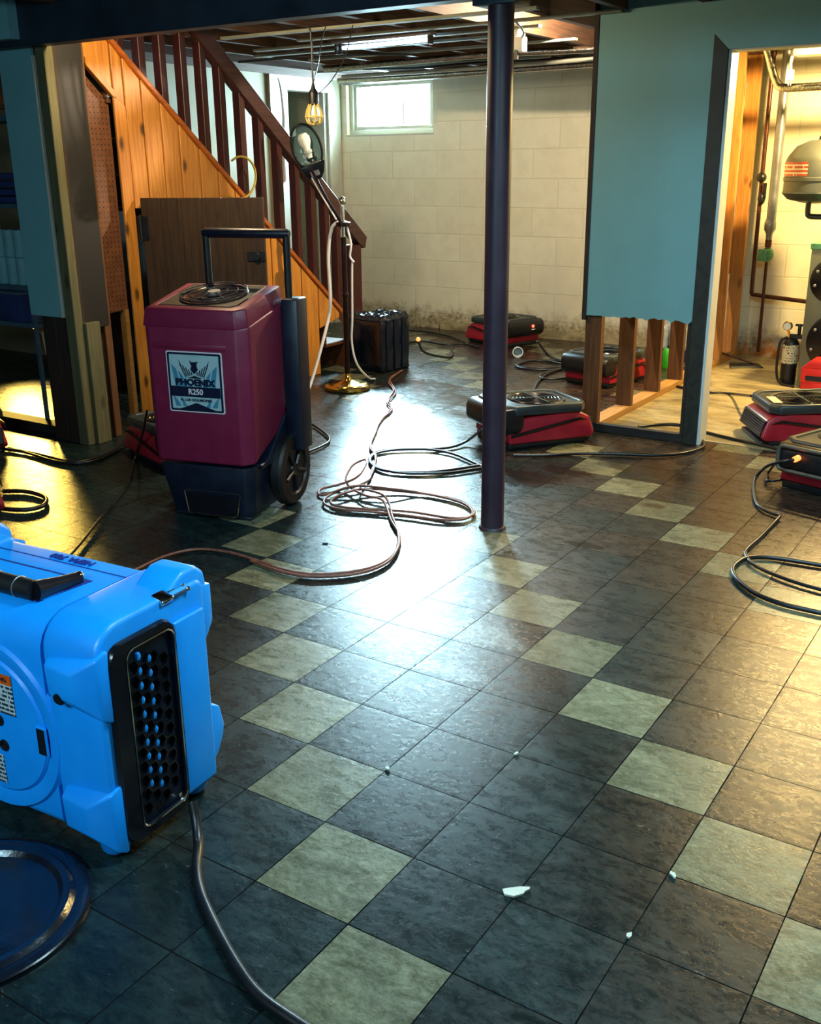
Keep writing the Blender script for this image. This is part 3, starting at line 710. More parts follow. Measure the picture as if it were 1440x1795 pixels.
# ================================================================== AIR MOVERS
def air_mover():
    a = thing('air_mover')
    b = MB(); b.box(-0.98, 0.98, -0.78, 0.78, 0.0, 0.15); b.box(0.9, 1.16, -0.7, 0.7, 0.02, 0.1); b.bevel(0.04, 2).build('skid', M['black'], a)
    b = MB()
    pr_ = [(-0.98, 0.14), (1.08, 0.12), (1.17, 0.22), (1.06, 0.58), (0.86, 0.68), (0.55, 0.74), (-0.98, 0.66)]
    b.prism(pr_, 'y', -0.84, 0.84)
    for v in b.bm.verts:
        if v.co.z > 0.55: v.co.y *= 0.9
    b.bevel(0.05, 3, 20).build('housing', M['red'], a)
    b = MB()
    for s in (-1, 1):
        b.prism([(-0.95, 0.30), (-0.95, 0.36), (0.75, 0.60), (0.98, 0.52), (0.75, 0.54)], 'y', s * 0.83, s * 0.857)
    b.build('cord_channel', M['rubber'], a)
    # tilted lid with clipped corners
    t = Matrix.Rotation(0.03, 4, 'Y')
    b = MB(); w, l0, l1, c = 0.84, -1.06, 0.98, 0.2
    oc = [(l0, -w + c), (l0 + c, -w), (l1 - c, -w), (l1, -w + c), (l1, w - c), (l1 - c, w), (l0 + c, w), (l0, w - c)]
    b.prism(oc, 'z', 0.74, 0.9); b.bevel(0.035, 2); b.xf(t); b.build('lid', M['lid'], a)
    b = MB(); n_ = len(oc); lo = [b.bm.verts.new((x * 0.985, y * 0.985, 0.895)) for x, y in oc]; hi = [b.bm.verts.new((x * 0.97, y * 0.97, 0.94)) for x, y in oc]
    h2 = [b.bm.verts.new((x * 0.9, y * 0.88, 0.94)) for x, y in oc]; l2 = [b.bm.verts.new((x * 0.88, y * 0.86, 0.9)) for x, y in oc]
    for A_, B_ in ((lo, hi), (hi, h2), (h2, l2)):
        for k in range(n_): b.bm.faces.new([A_[k], A_[(k + 1) % n_], B_[(k + 1) % n_], B_[k]])
    b.bevel(0.008, 1); b.xf(t); b.build('lid_rim', M['lid'], a)
    g = thing('intake_grille', (0.12, 0, 0.905)); g.parent = a; g.rotation_euler = (0, 0.03, 0)
    b = MB(); b.lathe([(0.0, -0.005), (0.56, -0.005), (0.58, 0.02), (0.64, 0.025), (0.66, 0.0)], n=40); b.build('grille_ring', M['black_gloss'], g)
    b = MB()
    for r in (0.12, 0.2, 0.28, 0.36, 0.44, 0.52): b.tube([(r * math.cos(2 * PI * k / 32), r * math.sin(2 * PI * k / 32), 0.02) for k in range(32)], 0.011, 5, closed=True)
    b.build('wire_rings', M['black_gloss'], g)
    b = MB(); b.box(-0.58, 0.58, -0.02, 0.02, 0.022, 0.04); b.box(-0.02, 0.02, -0.58, 0.58, 0.022, 0.04); b.lathe([(0, 0.05), (0.07, 0.045), (0.08, 0.02)], n=16); b.build('grille_cross', M['lid'], g)
    # rounded black control end
    b = MB(); b.prism(rrect(0.62, 0.56, 0.2, 5, -0.93, 0.64), 'y', -0.82, 0.82); b.bevel(0.05, 2, 40).build('control_end', M['black'], a)
    b = MB(); b.cyl((-1.235, -0.26, 0.7), (-1.27, -0.26, 0.71), 0.05, 14); b.build('indicator_light', M['glow_red'], a)
    b = MB(); b.box(-1.25, -1.242, -0.36, -0.2, 0.575, 0.605); b.build('badge', M['white'], a)
    # outlet with louvres
    o = thing('outlet', (1.11, 0, 0.38)); o.parent = a; o.rotation_euler = (0, -0.29, 0)
    b = MB(); b.box(-0.02, 0.03, -0.76, 0.76, -0.19, 0.19); b.bevel(0.02, 1).build('outlet_opening', M['black_gloss'], o)
    b = MB()
    for k in range(7): b.box(0.02, 0.05, -0.74, 0.74, -0.165 + 0.052 * k, -0.153 + 0.052 * k)
    b.build('louvres', M['rubber'], o)
    return a
am0 = air_mover()
GRP = 'red air movers drying the floor'
def place_am(first, xy, yaw, label, z=0, scale=1.0):
    o = am0 if first else copy_tree(am0)
    o.location = Vector((xy[0], xy[1], z)) * T; o.rotation_euler = (0, 0, math.radians(yaw)); o.scale = (scale,) * 3
    return tag(o, label, 'fan', GRP)
place_am(True, (-2.78, 11.87), 56, 'red and black air mover just right of the steel column')
place_am(False, (-9.5, 23.2), 160, 'red air mover against the block wall, glowing light on its right end', scale=0.97)
a3 = place_am(False, (-3.85, 18.8), 78, 'red air mover seen through the bare studs, paper tag hanging on it', scale=0.93)
tg = thing('paper_tag', (1.0, -0.8, 0.42)); tg.parent = a3
b = MB(); b.prism([(-0.1, -0.2), (0.1, -0.2), (0.1, 0.14), (0.04, 0.2), (-0.04, 0.2), (-0.1, 0.14)], 'y', -0.08, -0.07); b.xf(Matrix.Rotation(-0.35, 4, 'Y')).build('tag_card', M['label_small'], tg, smooth=0)
b = MB(); b.cyl((0.06, -0.075, 0.16), (0.0, -0.02, 0.34), 0.008, 5); b.build('tag_string', M['cream'], tg)
a4 = place_am(False, (2.42, 15.05), 212, 'red air mover in the utility doorway with dark louvred outlet facing left')
b = MB(); b.box(-0.28, 0.28, -0.1, 0.1, 0, 0.008); o = b.build('warning_sticker', M['label_red'], a4); o.location = Vector((0.78, 0.25, 0.925)) * T; o.rotation_euler = (0, 0.03, PI / 2)
a5 = place_am(False, (4.0, 11.75), 73, 'red air mover at the right edge with a lit orange plug in its black end')
place_am(False, (-8.56, 6.62), 160, 'red air mover half hidden behind the left of the dehumidifier', scale=0.95)
place_am(False, (-9.72, 1.94), 330, 'dark red air mover cut by the left picture edge right behind the blue machine')
place_am(False, (-13.42, 4.75), 330, 'dark red air mover cut by the left picture edge beside the yellow lit floor')
b = MB(); b.tube([(-1.255, y, z) for y, z in rrect(1.5, 0.46, 0.1, 3, 0.0, 0.66)], 0.035, 6, closed=True); b.build('control_frame', M['grey_paint'], a5)
b = MB(); b.cyl((3.27, 10.52, 0.71), (3.31, 10.65, 0.72), 0.055, 10); o = b.build('lit_plug', M['glow_orange'], loc=(3.28, 10.58, 0.71)); tag(o, 'orange glowing cord plug in the right edge air mover', 'plug')
# ================================================================== BLUE AIR SCRUBBER
yaw = 4.0
cy_, sy_ = math.cos(math.radians(yaw)), math.sin(math.radians(yaw))
scx = 0.83 + (-1.55 * cy_ - 0.72 * sy_); scy = -3.5 + (-1.55 * sy_ + 0.72 * cy_)
sc = thing('air_scrubber', (scx, scy, 0), yaw, 'bright blue plastic air scrubber with black honeycomb grille, in the near left corner', 'air scrubber')
def xsec(w, z0, z1, rt, rb, n=6):
    """rounded cross-section in y,z: top radius rt, bottom radius rb"""
    out = []
    for sx, sz, r, a0 in ((1, 1, rt * 0.36, 0), (-1, 1, rt, 90), (-1, -1, rb, 180), (1, -1, rb, 270)):
        cz = z1 - r if sz > 0 else z0 + r
        for k in range(n + 1):
            a = math.radians(a0 + 90 * k / n); out.append((sx * (w - r) + r * math.cos(a), cz + r * math.sin(a)))
    return out
b = MB(); b.prism(xsec(0.68, 0.14, 2.24, 0.34, 0.12), 'x', -0.9, 0.86); b.build('body_shell', M['blue'], sc)
def end_cap(x0, x1, name, out):
    b = MB(); b.prism(xsec(0.70, 0.13, 2.27, 0.30, 0.10), 'x', x0, x1)
    b.bevel(0.05, 3, 60)
    return b.build(name, M['blue'], sc)
end_cap(0.90, 1.55, 'end_cap', 1); end_cap(-1.55, -0.94, 'end_cap', -1)
b = MB(); b.prism(xsec(0.64, 0.18, 2.2, 0.3, 0.1), 'x', -0.96, 0.92); b.build('seam', M['blue_dark'], sc)
for s, x0 in ((1, 0.98), (-1, -1.52)):
    # stacking humps on the far top edge, corner bumpers and feet
    b = MB(); x1 = x0 + 0.54
    b.prism([(0.16, 2.2), (0.34, 2.33), (0.46, 2.4), (0.64, 2.4), (0.76, 2.3), (0.80, 2.1), (0.66, 2.0), (0.2, 2.0)], 'x', x0 + (0.12 if s > 0 else 0), x1 - (0.12 if s < 0 else 0)); b.bevel(0.05, 3, 25); b.build('stacking_hump', M['blue'], sc)
    b = MB(); b.prism([(0.62, 1.55), (0.74, 1.66), (0.82, 1.78), (0.82, 2.16), (0.6, 2.2)], 'x', x0 + 0.02, x1 + 0.01); b.bevel(0.025, 2, 25).build('corner_bumper', M['blue'], sc)
    b = MB(); b.prism([(0.62, 0.22), (0.76, 0.36), (0.84, 0.5), (0.87, 0.62), (0.85, 0.7), (0.82, 0.84), (0.62, 0.96)], 'x', x0 + 0.02, x1 + 0.01); b.bevel(0.025, 2, 25).build('corner_bumper', M['blue'], sc)
    for z0, z1, dz in ((1.42, 2.02, 0), (0.1, 0.72, 0)):
        b = MB(); X = (lambda t: t) if s > 0 else (lambda t: -t)
        P = [(0.99, -0.68, z0 + 0.14), (0.99, -0.68, z1 - 0.05), (1.02, -0.80, z1 - 0.12), (1.04, -0.80, z0 + 0.2), (1.60, -0.62, z0 - 0.02), (1.60, -0.62, z1 + 0.06), (1.56, -0.72, z1), (1.34, -0.82, z1 - 0.14), (1.34, -0.82, z0 + 0.2), (1.57, -0.72, z0 + 0.04), (1.0, -0.5, z0), (1.0, -0.5, z1), (1.5, -0.5, z0), (1.5, -0.5, z1)]
        vs = [b.bm.verts.new((X(p[0]), p[1], p[2])) for p in P]
        bmesh.ops.convex_hull(b.bm, input=vs); b.bevel(0.02, 2, 25)
        bp = b.build('corner_bumper', M['blue'], sc)
        if z0 > 1 and s > 0:
            b = MB(); b.lathe([(0.0, 0.02), (0.045, 0.02), (0.05, 0.0), (0.065, 0.0), (0.07, -0.02)], n=20, rot=Matrix.Rotation(PI / 2, 3, 'X')); h = b.build('bolt_hole', M['black'], bp); h.location = Vector((1.16, -0.80, 1.62)) * T
    for fy in (-0.56, 0.5):
        b = MB(); b.lathe([(0.0, 0.0), (0.09, 0.0), (0.1, 0.02), (0.1, 0.05)], (s * 1.4, fy, 0), 20); b.build('rubber_foot', M['rubber'], sc)
        b = MB(); b.lathe([(0.0, 0.03), (0.11, 0.03), (0.13, 0.06), (0.15, 0.16), (0.2, 0.24), (0.0, 0.24)], (s * 1.38, fy, 0), 20); b.build('foot', M['blue'], sc)
# grille in the end face
def rect_yz(w, h, r, cy, cz): return rrect(w, h, r, 6, cy, cz)
gr = thing('filter_grille', (1.56, -0.2, 1.1)); gr.parent = sc
b = MB()
o1, i1 = rect_yz(0.84, 1.98, 0.17, 0.0, 0.0), rect_yz(0.60, 1.78, 0.1, 0.08, 0.0)
lo = [b.bm.verts.new((0.0, y, z)) for y, z in o1]; m1 = [b.bm.verts.new((0.05, y * 0.96, z * 0.985)) for y, z in o1]
m2 = [b.bm.verts.new((0.055, 0.08 + (y - 0.08) * 1.06, z * 1.02)) for y, z in i1]; m3 = [b.bm.verts.new((0.02, y, z)) for y, z in i1]; n_ = len(o1)
for A_, B_ in ((lo, m1), (m1, m2), (m2, m3)):
    for k in range(n_): b.bm.faces.new([A_[k], A_[(k + 1) % n_], B_[(k + 1) % n_], B_[k]])
b.build('grille_frame', M['black_gloss'], gr)
b = MB(); b.tube([(0.052, 0.08 + (y - 0.08) * 1.0, z) for y, z in rect_yz(0.60, 1.78, 0.1, 0.08, 0.0)], 0.010, 6, closed=True); b.build('chrome_bead', M['chrome'], gr)
b = MB(); b.prism(rect_yz(0.62, 1.8, 0.1, 0.08, 0.0), 'x', -0.02, 0.0); b.build('grille_backing', M['navy'], gr)
b = MB(); R_ = 0.082; dy = 1.5 * R_; dz = math.sqrt(3) * R_
for ci in range(4):
    for ri in range(12):
        cy = -0.155 + ci * dy; cz = -0.72 + ri * dz + (dz / 2 if ci % 2 else 0)
        if cz > 0.74: continue
        pts = [(cy + R_ * math.cos(k * PI / 3), cz + R_ * math.sin(k * PI / 3)) for k in range(6)]
        ip = [(cy + (y - cy) * 0.86, cz + (z - cz) * 0.86) for y, z in pts]
        f0 = [b.bm.verts.new((0.045, y, z)) for y, z in pts]; f1 = [b.bm.verts.new((0.045, y, z)) for y, z in ip]; f2 = [b.bm.verts.new((0.0, y, z)) for y, z in ip]
        for k in range(6):
            b.bm.faces.new([f0[k], f0[(k + 1) % 6], f1[(k + 1) % 6], f1[k]]); b.bm.faces.new([f1[k], f1[(k + 1) % 6], f2[(k + 1) % 6], f2[k]])
b.build('honeycomb', M['black_gloss'], gr, smooth=0)
b = MB()
for ci, rows in ((1, 11), (2, 11)):
    for ri in range(1, rows): b.ball((0.012, -0.155 + ci * dy - 0.02, -0.72 + ri * dz + (dz / 2 if ci % 2 else 0)), 0.03, 8, 1.5)
b.build('filter_dots', M['blue'], gr)  # blue of the filter showing behind the honeycomb cells
b = MB(); b.box(1.555, 1.6, 0.2, 0.62, 0.2, 2.0); b.bevel(0.05, 3); b.build('side_panel', M['blue'], sc)
# draw latches
for z, ry in ((2.24, 0.35), (0.2, -0.4)):
    lt = thing('latch', (1.5, 0.2, z)); lt.parent = sc; lt.rotation_euler = (0, ry, 0)
    b = MB(); b.box(-0.06, 0.08, -0.1, 0.06, -0.02, 0.035); b.bevel(0.012, 2).build('latch_plate', M['chrome'], lt)
    b = MB(); b.tube([(0.0, 0.06, 0.03), (0.0, 0.24, 0.03)], 0.012, 6); b.tube([(0.07, 0.06, 0.03), (0.07, 0.24, 0.03)], 0.012, 6); b.ball((0.0, 0.25, 0.03), 0.025, 10); b.ball((0.07, 0.25, 0.03), 0.025, 10); b.build('latch_wire', M['chrome'], lt)
# carry handle; its recess is a flat dark outline painted as shade
hd = thing('carry_handle', (-0.1, -0.12, 2.2)); hd.parent = sc
b = MB(); b.prism([(-0.95, -0.28), (0.68, -0.28), (0.76, 0.3), (-1.0, 0.3)], 'z', 0.035, 0.045); b.build('recess_shade_rim', M['blue_dark'], hd)
b = MB(); b.prism([(-0.95, -0.24), (0.7, -0.24), (0.7, 0.26), (-0.95, 0.26)], 'z', 0.046, 0.05); b.build('recess_floor', M['blue'], hd)
b = MB(); b.tube([(-1.0, -0.24, 0.12), (0.62, -0.24, 0.12)], 0.095, 18); b.build('handle_grip', M['rubber'], hd)
b = MB()
for x in (-0.38, 0.1, 0.42): b.tube([(x, -0.24 + 0.098 * math.cos(2 * PI * k / 20), 0.12 + 0.098 * math.sin(2 * PI * k / 20)) for k in range(20)], 0.006, 5, closed=True)
b.build('grip_ridges', M['steel'], hd)
for s in (1, -1):
    x = 0.62 if s > 0 else -1.0
    b = MB(); b.tube([(x, -0.26, 0.12), (x + s * 0.02, 0.02, 0.09), (x + s * 0.03, 0.24, 0.07)], [0.1, 0.075, 0.065], 14); b.build('handle_arm', M['black_gloss'], hd)
    b = MB(); b.ball((x + s * 0.03, 0.24, 0.1), 0.05, 12, 0.8); b.build('pivot_cap', M['chrome'], hd)
b = MB(); b.box(-1.5, 0.9, 0.385, 0.395, 2.238, 2.246); b.build('top_groove', M['blue_dark'], sc)
text('brand_lettering', 'HEPA 700', 0.13, M['blue_dark'], sc, (0.08, 0.485, 2.243), (0, 0, PI), 0.002, 1.05, 0.008)
# round motor boss on the long side, labels, slot
bo = thing('motor_boss', (0.1, -0.68, 1.05)); bo.parent = sc
rx = Matrix.Rotation(PI / 2, 3, 'X')
b = MB(); b.lathe([(0.90, -0.02), (0.86, 0.03), (0.78, 0.03), (0.72, -0.0), (0.0, -0.0)], n=64, rot=rx); b.build('boss_ring', M['blue'], bo)
b = MB(); b.lathe([(0.71, 0.0), (0.69, 0.025), (0.0, 0.03)], n=64, rot=rx); b.build('boss_cover', M['blue'], bo)
b = MB(); b.box(-0.05, 0.36, -0.036, -0.03, 0.15, 0.46); b.build('warning_label', M['label_text'], bo, smooth=0)
b = MB(); b.box(-0.05, 0.36, -0.037, -0.031, 0.46, 0.56); b.build('warning_header', M['orange_ink'], bo, smooth=0)
text('warning_lettering', 'WARNING', 0.06, M['sticker_navy'], bo, (0.16, -0.0375, 0.51), (PI / 2, 0, 0), 0.001)
b = MB(); b.box(-0.3, 0.1, -0.036, -0.03, -0.62, -0.32); b.build('rating_label', M['label_text'], bo, smooth=0)
b = MB(); b.box(0.6, 0.74, -0.045, -0.02, -0.16, 0.14); b.bevel(0.012, 1).build('slot_frame', M['blue'], bo)
b = MB(); b.box(0.625, 0.72, -0.05, -0.02, -0.14, 0.12); b.build('slot', M['black'], bo)
for x, z in ((0.12, 0.06), (0.14, -0.2)):
    b = MB(); b.lathe([(0.0, 0.032), (0.035, 0.032), (0.04, 0.045), (0.055, 0.045), (0.06, 0.03)], (x, 0, z), 18, rx); b.build('knob_hole', M['black'], bo)

# round black tub lid on the floor in front of it
tl = thing('tub_lid', (0.28, -4.6, 0), label='round black plastic tub lid lying on the floor below the blue machine', cat='lid')
b = MB(); b.lathe([(0.0, 0.05), (0.70, 0.05), (0.74, 0.09), (0.80, 0.10), (0.84, 0.06), (0.90, 0.07), (0.955, 0.05), (0.965, 0.0), (0.0, 0.0)], n=64); b.build('lid_disc', M['bag'], tl)
b = MB(); b.tube([(0.955 * math.cos(2 * PI * k / 64), 0.955 * math.sin(2 * PI * k / 64), 0.045) for k in range(64)], 0.016, 6, closed=True); b.build('lid_lip', M['black_gloss'], tl)

# ================================================================== FLOOR LAMP
fl = thing('floor_lamp', (-9.55, 14.1, 0), label='brass floor lamp with round base and tilted bare-bulb head in front of the stairs', cat='lamp')
b = MB(); b.lathe([(0.0, 0.0), (0.60, 0.0), (0.63, 0.03), (0.63, 0.10), (0.60, 0.13), (0.56, 0.14), (0.54, 0.17), (0.3, 0.21), (0.15, 0.27), (0.1, 0.36), (0.085, 0.45), (0.0, 0.45)], n=48); b.build('base', M['brass'], fl)
b = MB(); b.lathe([(0.075, 0.4), (0.075, 2.52), (0.095, 2.54), (0.095, 2.62), (0.075, 2.64), (0.075, 4.1)], n=20); b.build('pole', M['brass_dark'], fl)
b = MB(); b.lathe([(0.05, 4.05), (0.055, 4.9), (0.05, 4.95)], n=16); b.build('upper_pole', M['chrome'], fl)
b = MB(); b.ball((0, 0, 5.02), 0.11, 20); b.build('finial', M['chrome'], fl)
b = MB(); b.lathe([(0.06, 4.36), (0.2, 4.38), (0.2, 4.48), (0.06, 4.52)], n=20); b.tube([(-0.2, 0, 4.44), (-0.27, 0, 4.47)], 0.05, 8); b.build('collar', M['brass_dark'], fl)
b = MB(); b.tube([(-0.05, 0.0, 4.46), (-0.42, -0.1, 5.05), (-0.80, -0.22, 5.78)], 0.035, 10); b.build('swing_arm', M['brass_dark'], fl)
hdp = thing('lamp_head', (-0.92, -0.25, 6.35)); hdp.parent = fl
hdp.rotation_euler = (Matrix.Rotation(math.radians(38), 3, 'Z') @ Matrix.Rotation(math.radians(-17), 3, 'Y') @ Matrix.Rotation(math.radians(8), 3, 'X')).to_euler()
def egg(t, k=1.0):   # outline of the head: rounded top, flat lower end
    a = 2 * PI * t
    x = 0.39 * math.cos(a); z = 0.62 * math.sin(a)
    if z < -0.42: z = -0.42 - (z + 0.42) * -0.12; x *= 1.0
    return x * k, z * k
N_ = 40
def shell(mat, name, depth, k0, off):
    b = MB(); rows = []
    for q in range(7):
        f = q / 6; k = math.sqrt(max(0, 1 - f * f)) if q < 6 else 0.08
        rows.append([b.bm.verts.new((egg(t / N_)[0] * k * k0, off + depth * f, egg(t / N_)[1] * k * k0)) for t in range(N_)])
    for A_, B_ in zip(rows, rows[1:]):
        for t in range(N_): b.bm.faces.new([A_[t], A_[(t + 1) % N_], B_[(t + 1) % N_], B_[t]])
    b.bm.faces.new(rows[-1]); return b.build(name, mat, hdp, smooth=60)
shell(M['black_gloss'], 'head_shell', 0.36, 1.0, 0.0); shell(M['reflector'], 'reflector', 0.28, 0.94, -0.005)
b = MB(); b.tube([(egg(t / N_)[0] * 0.97, -0.005, egg(t / N_)[1] * 0.97) for t in range(N_)], 0.03, 8, closed=True); b.build('head_rim', M['black_gloss'], hdp)
b = MB(); b.prism([(-0.36, -0.42), (0.36, -0.42), (0.26, -0.68), (0.14, -0.84), (-0.14, -0.84), (-0.26, -0.68)], 'y', -0.02, 0.2); b.bevel(0.04, 2).build('head_neck', M['black_gloss'], hdp)
b = MB(); b.box(-0.12, 0.12, -0.035, -0.02, -0.74, -0.6); b.bevel(0.01, 1).build('switch_plate', M['steel'], hdp)
b = MB(); b.lathe([(0, 0.38), (0.1, 0.36), (0.165, 0.26), (0.16, 0.14), (0.1, 0.0), (0.085, -0.06), (0, -0.06)], (0, 0.03, 0.0), 20); b.build('bulb', M['bulb'], hdp)
b = MB(); b.lathe([(0.085, -0.05), (0.115, -0.07), (0.115, -0.13), (0.09, -0.16), (0.09, -0.22), (0.11, -0.26), (0, -0.26)], (0, 0.03, 0.0), 20); b.build('socket', M['clear'], hdp)
b = MB(); b.tube([(-0.06, -0.02, -0.22), (-0.08, -0.03, -0.3), (0.0, -0.03, -0.36), (0.1, -0.03, -0.32), (0.12, -0.02, -0.2)], 0.028, 8); b.build('socket_bracket', M['black_gloss'], hdp)
LX, LY = -9.55, 14.1
def cordobj(name, pts, r, m, label, cat='cord', per=6, group=None, parent=None, n=7):
    b = MB(); b.tube(smooth_path(pts, per), r, n)
    o = b.build(name, m, parent, loc=None if parent else pts[0], smooth=60)
    if parent is None: tag(o, label, cat, group)
    return o
def loc(p): return (p[0] - LX, p[1] - LY, p[2])
cordobj('lamp_cord', [loc(p) for p in [(-9.62, 14.0, 4.5), (-9.80, 13.92, 4.3), (-9.92, 13.9, 3.6), (-9.9, 13.9, 2.5), (-10.0, 13.9, 1.9), (-9.95, 13.2, 0.7), (-9.75, 12.5, 0.1), (-9.4, 11.7, 0.04), (-8.6, 10.6, 0.04)]], 0.045, M['white_cord'], None, parent=fl)
cordobj('lamp_cord', [loc(p) for p in [(-9.5, 14.15, 4.5), (-9.38, 14.2, 3.95), (-9.42, 14.2, 3.6), (-9.30, 14.2, 3.45), (-9.36, 14.2, 3.35), (-9.40, 14.2, 2.0), (-9.44, 14.2, 1.3), (-9.36, 14.3, 0.7), (-9.4, 14.9, 0.2), (-9.6, 15.5, 0.04)]], 0.03, M['white_cord'], None, parent=fl)
cordobj('lamp_cord', [loc(p) for p in [(-10.36, 13.88, 5.6), (-10.1, 13.95, 5.15), (-9.7, 14.02, 4.55)]], 0.022, M['white_cord'], None, parent=fl)

# ================================================================== HANGING WORK LIGHT
pe = thing('pendant_light', (-7.64, 10.59, 6.85), label='caged yellow work bulb hanging on a black cord from the joists', cat='lamp')
b = MB(); b.tube(smooth_path([(0, 0, 0.72), (0.0, 0, 1.2), (-0.01, 0.0, 1.75), (-0.1, 0.0, 1.9)], 4), 0.022, 7); b.build('hanging_cord', M['cord'], pe)
b = MB(); b.tube(smooth_path([(0, 0, 0.72), (0.14, 0.05, 1.2), (0.2, 0.1, 1.6), (0.25, 0.2, 1.88)], 4), 0.012, 6); b.tube(smooth_path([(0.08, 0, 0.5), (0.35, 0.2, 0.8), (0.6, 0.4, 1.3), (0.75, 0.5, 1.9)], 4), 0.011, 6); b.build('guy_wire', M['cord'], pe)
b = MB(); b.lathe([(0, 0.78), (0.03, 0.76), (0.045, 0.66), (0.1, 0.58), (0.11, 0.54), (0.105, 0.33), (0.09, 0.31), (0, 0.31)], n=20); b.build('socket', M['black'], pe)
b = MB(); b.lathe([(0, 0.33), (0.06, 0.3), (0.12, 0.15), (0.11, 0.04), (0.06, -0.02), (0, -0.03)], n=20); b.build('bulb', M['bulb'], pe)
b = MB(); prof = [(0.1, 0.33), (0.16, 0.2), (0.19, 0.07), (0.15, -0.05), (0.07, -0.09)]
for k in range(8):
    a = 2 * PI * k / 8; b.tube([(r * math.cos(a), r * math.sin(a), z) for r, z in prof], 0.016, 6)
for r, z in ((0.19, 0.07), (0.07, -0.09)): b.tube([(r * math.cos(2 * PI * k / 24), r * math.sin(2 * PI * k / 24), z) for k in range(24)], 0.016, 6, closed=True)
b.build('cage', M['cage'], pe)
# fluorescent tube on the joists
ft = thing('fluorescent_light', (-8.0, 13.78, 8.66), -4, 'bright fluorescent tube fixed under the ceiling joists above the lamp', 'lamp')
b = MB(); b.cyl((-1.3, 0, 0), (1.45, 0, 0), 0.045, 14); b.build('tube', M['glow_tube'], ft)
for x in (-1.4, -1.25): 
    b = MB(); b.box(x - 0.04, x + 0.04, -0.08, 0.08, -0.14, 0.12); b.bevel(0.015, 1).build('socket', M['black'], ft)
b = MB(); b.box(1.42, 1.5, -0.08, 0.08, -0.1, 0.12); b.bevel(0.015, 1).build('socket', M['black'], ft)
b = MB(); b.box(-1.5, 1.55, -0.12, 0.12, 0.09, 0.16); b.build('batten', M['steel'], ft)
# pipes and cables slung under the joists
def pipe(name, pts, r, m, label, cat='pipe', group=None, per=5): return cordobj(name, pts, r, m, label, cat, per, group, n=12)
pipe('foil_duct', [(-13.2, 18.3, 8.68), (-10, 18.15, 8.70), (-7, 18.1, 8.72), (-4.5, 18.0, 8.66), (-2.4, 18.0, 8.7)], 0.09, M['foil'], 'crinkled foil-wrapped pipe under the joists, nearer of two')
pipe('foil_duct', [(-15.2, 21.7, 8.62), (-12, 21.6, 8.6), (-8, 21.6, 8.62), (-2.4, 21.6, 8.66)], 0.1, M['foil'], 'foil-wrapped pipe under the joists close to the block wall')
pipe('water_pipe', [(-15.5, 22.4, 8.6), (-10, 22.3, 8.62), (-2.4, 22.3, 8.64)], 0.07, M['steel'], 'thin grey pipe along the ceiling next to the block wall')
pipe('water_pipe', [(-14.0, 20.3, 8.62), (-9.0, 20.2, 8.6), (-2.4, 20.1, 8.66)], 0.06, M['white_paint'], 'pale pipe under the joists between the two foil-wrapped pipes')
pipe('electric_cable', [(-12.6, 19.5, 8.72), (-10.8, 19.2, 8.62), (-8.5, 19.6, 8.68), (-6.2, 19.2, 8.6), (-4.2, 19.1, 8.7), (-2.4, 19.2, 8.68)], 0.035, M['cord'], 'black electric cable sagging between the foil pipes', 'cable')
pipe('electric_cable', [(-12.8, 14.0, 8.55), (-10.5, 15.0, 8.66), (-9.0, 16.6, 8.7)], 0.03, M['cord'], 'black cable crossing the joists above the stair railing', 'cable')
pipe('white_cable', [(-17.55, 21.0, 8.9), (-17.52, 21.35, 8.7), (-17.5, 21.5, 7.6), (-17.48, 21.4, 6.6), (-17.48, 21.4, 5.4)], 0.05, M['white_cord'], 'white cable drooping beside the far doorway', 'cable')
pipe('ceiling_cord', [(-3.9, 11.2, 8.95), (-3.6, 11.6, 8.85), (-3.3, 12.0, 8.5), (-3.35, 12.1, 8.35)], 0.025, M['white_cord'], 'short white wire dangling from the joists right of the column', 'cable')
jb = thing('junction_box', (-4.75, 14.35, 8.62), label='pale electrical box with black clips on a joist right of the column', cat='electrical box')
b = MB(); b.box(-0.2, 0.2, -0.12, 0.12, -0.06, 0.3); b.bevel(0.03, 2).build('box_body', M['white'], jb)
b = MB(); b.box(-0.05, 0.34, -0.15, 0.1, -0.3, 0.02); b.bevel(0.03, 2).build('outlet_body', M['white'], jb)
b = MB(); b.box(-0.2, -0.12, -0.14, -0.08, -0.44, -0.05); b.box(0.14, 0.22, -0.16, -0.1, -0.46, -0.26); b.build('cord_clips', M['black'], jb)

# ================================================================== BLACK WRAPPED BOX
bx = thing('wrapped_box', (-10.62, 17.18, 0), -8, 'black plastic-wrapped box with crumpled top at the foot of the stairs', 'box')
b = MB(); b.box(-0.72, 0.72, -0.62, 0.62, 0, 1.52); b.bevel(0.05, 2)
bmesh.ops.subdivide_edges(b.bm, edges=[e for e in b.bm.edges if e.calc_length() > 0.3], cuts=6, use_grid_fill=True)
from mathutils import noise as mn
for v in b.bm.verts:
    k = 0.03 * mn.noise(v.co * 4.0); v.co.x += k * (1 if v.co.x > 0 else -1); v.co.y += 0.03 * mn.noise(v.co * 4.0 + Vector((5, 0, 0)))
b.build('wrapped_body', M['bag'], bx, smooth=60)
b = MB(); n_ = 22
grid = [[b.bm.verts.new((-0.72 + 1.44 * i / n_, -0.62 + 1.24 * j / n_, 1.5 + (0.02 if i in (0, n_) or j in (0, n_) else 0.06 + 0.16 * abs(mn.noise(Vector((i * 0.33, j * 0.33, 2.0)))) + 0.10 * abs(mn.noise(Vector((i * 0.9, j * 0.9, 7.0)))) + 0.12 * (i / n_) * (j / n_)))) for j in range(n_ + 1)] for i in range(n_ + 1)]
for i in range(n_):
    for j in range(n_): b.bm.faces.new([grid[i][j], grid[i + 1][j], grid[i + 1][j + 1], grid[i][j + 1]])
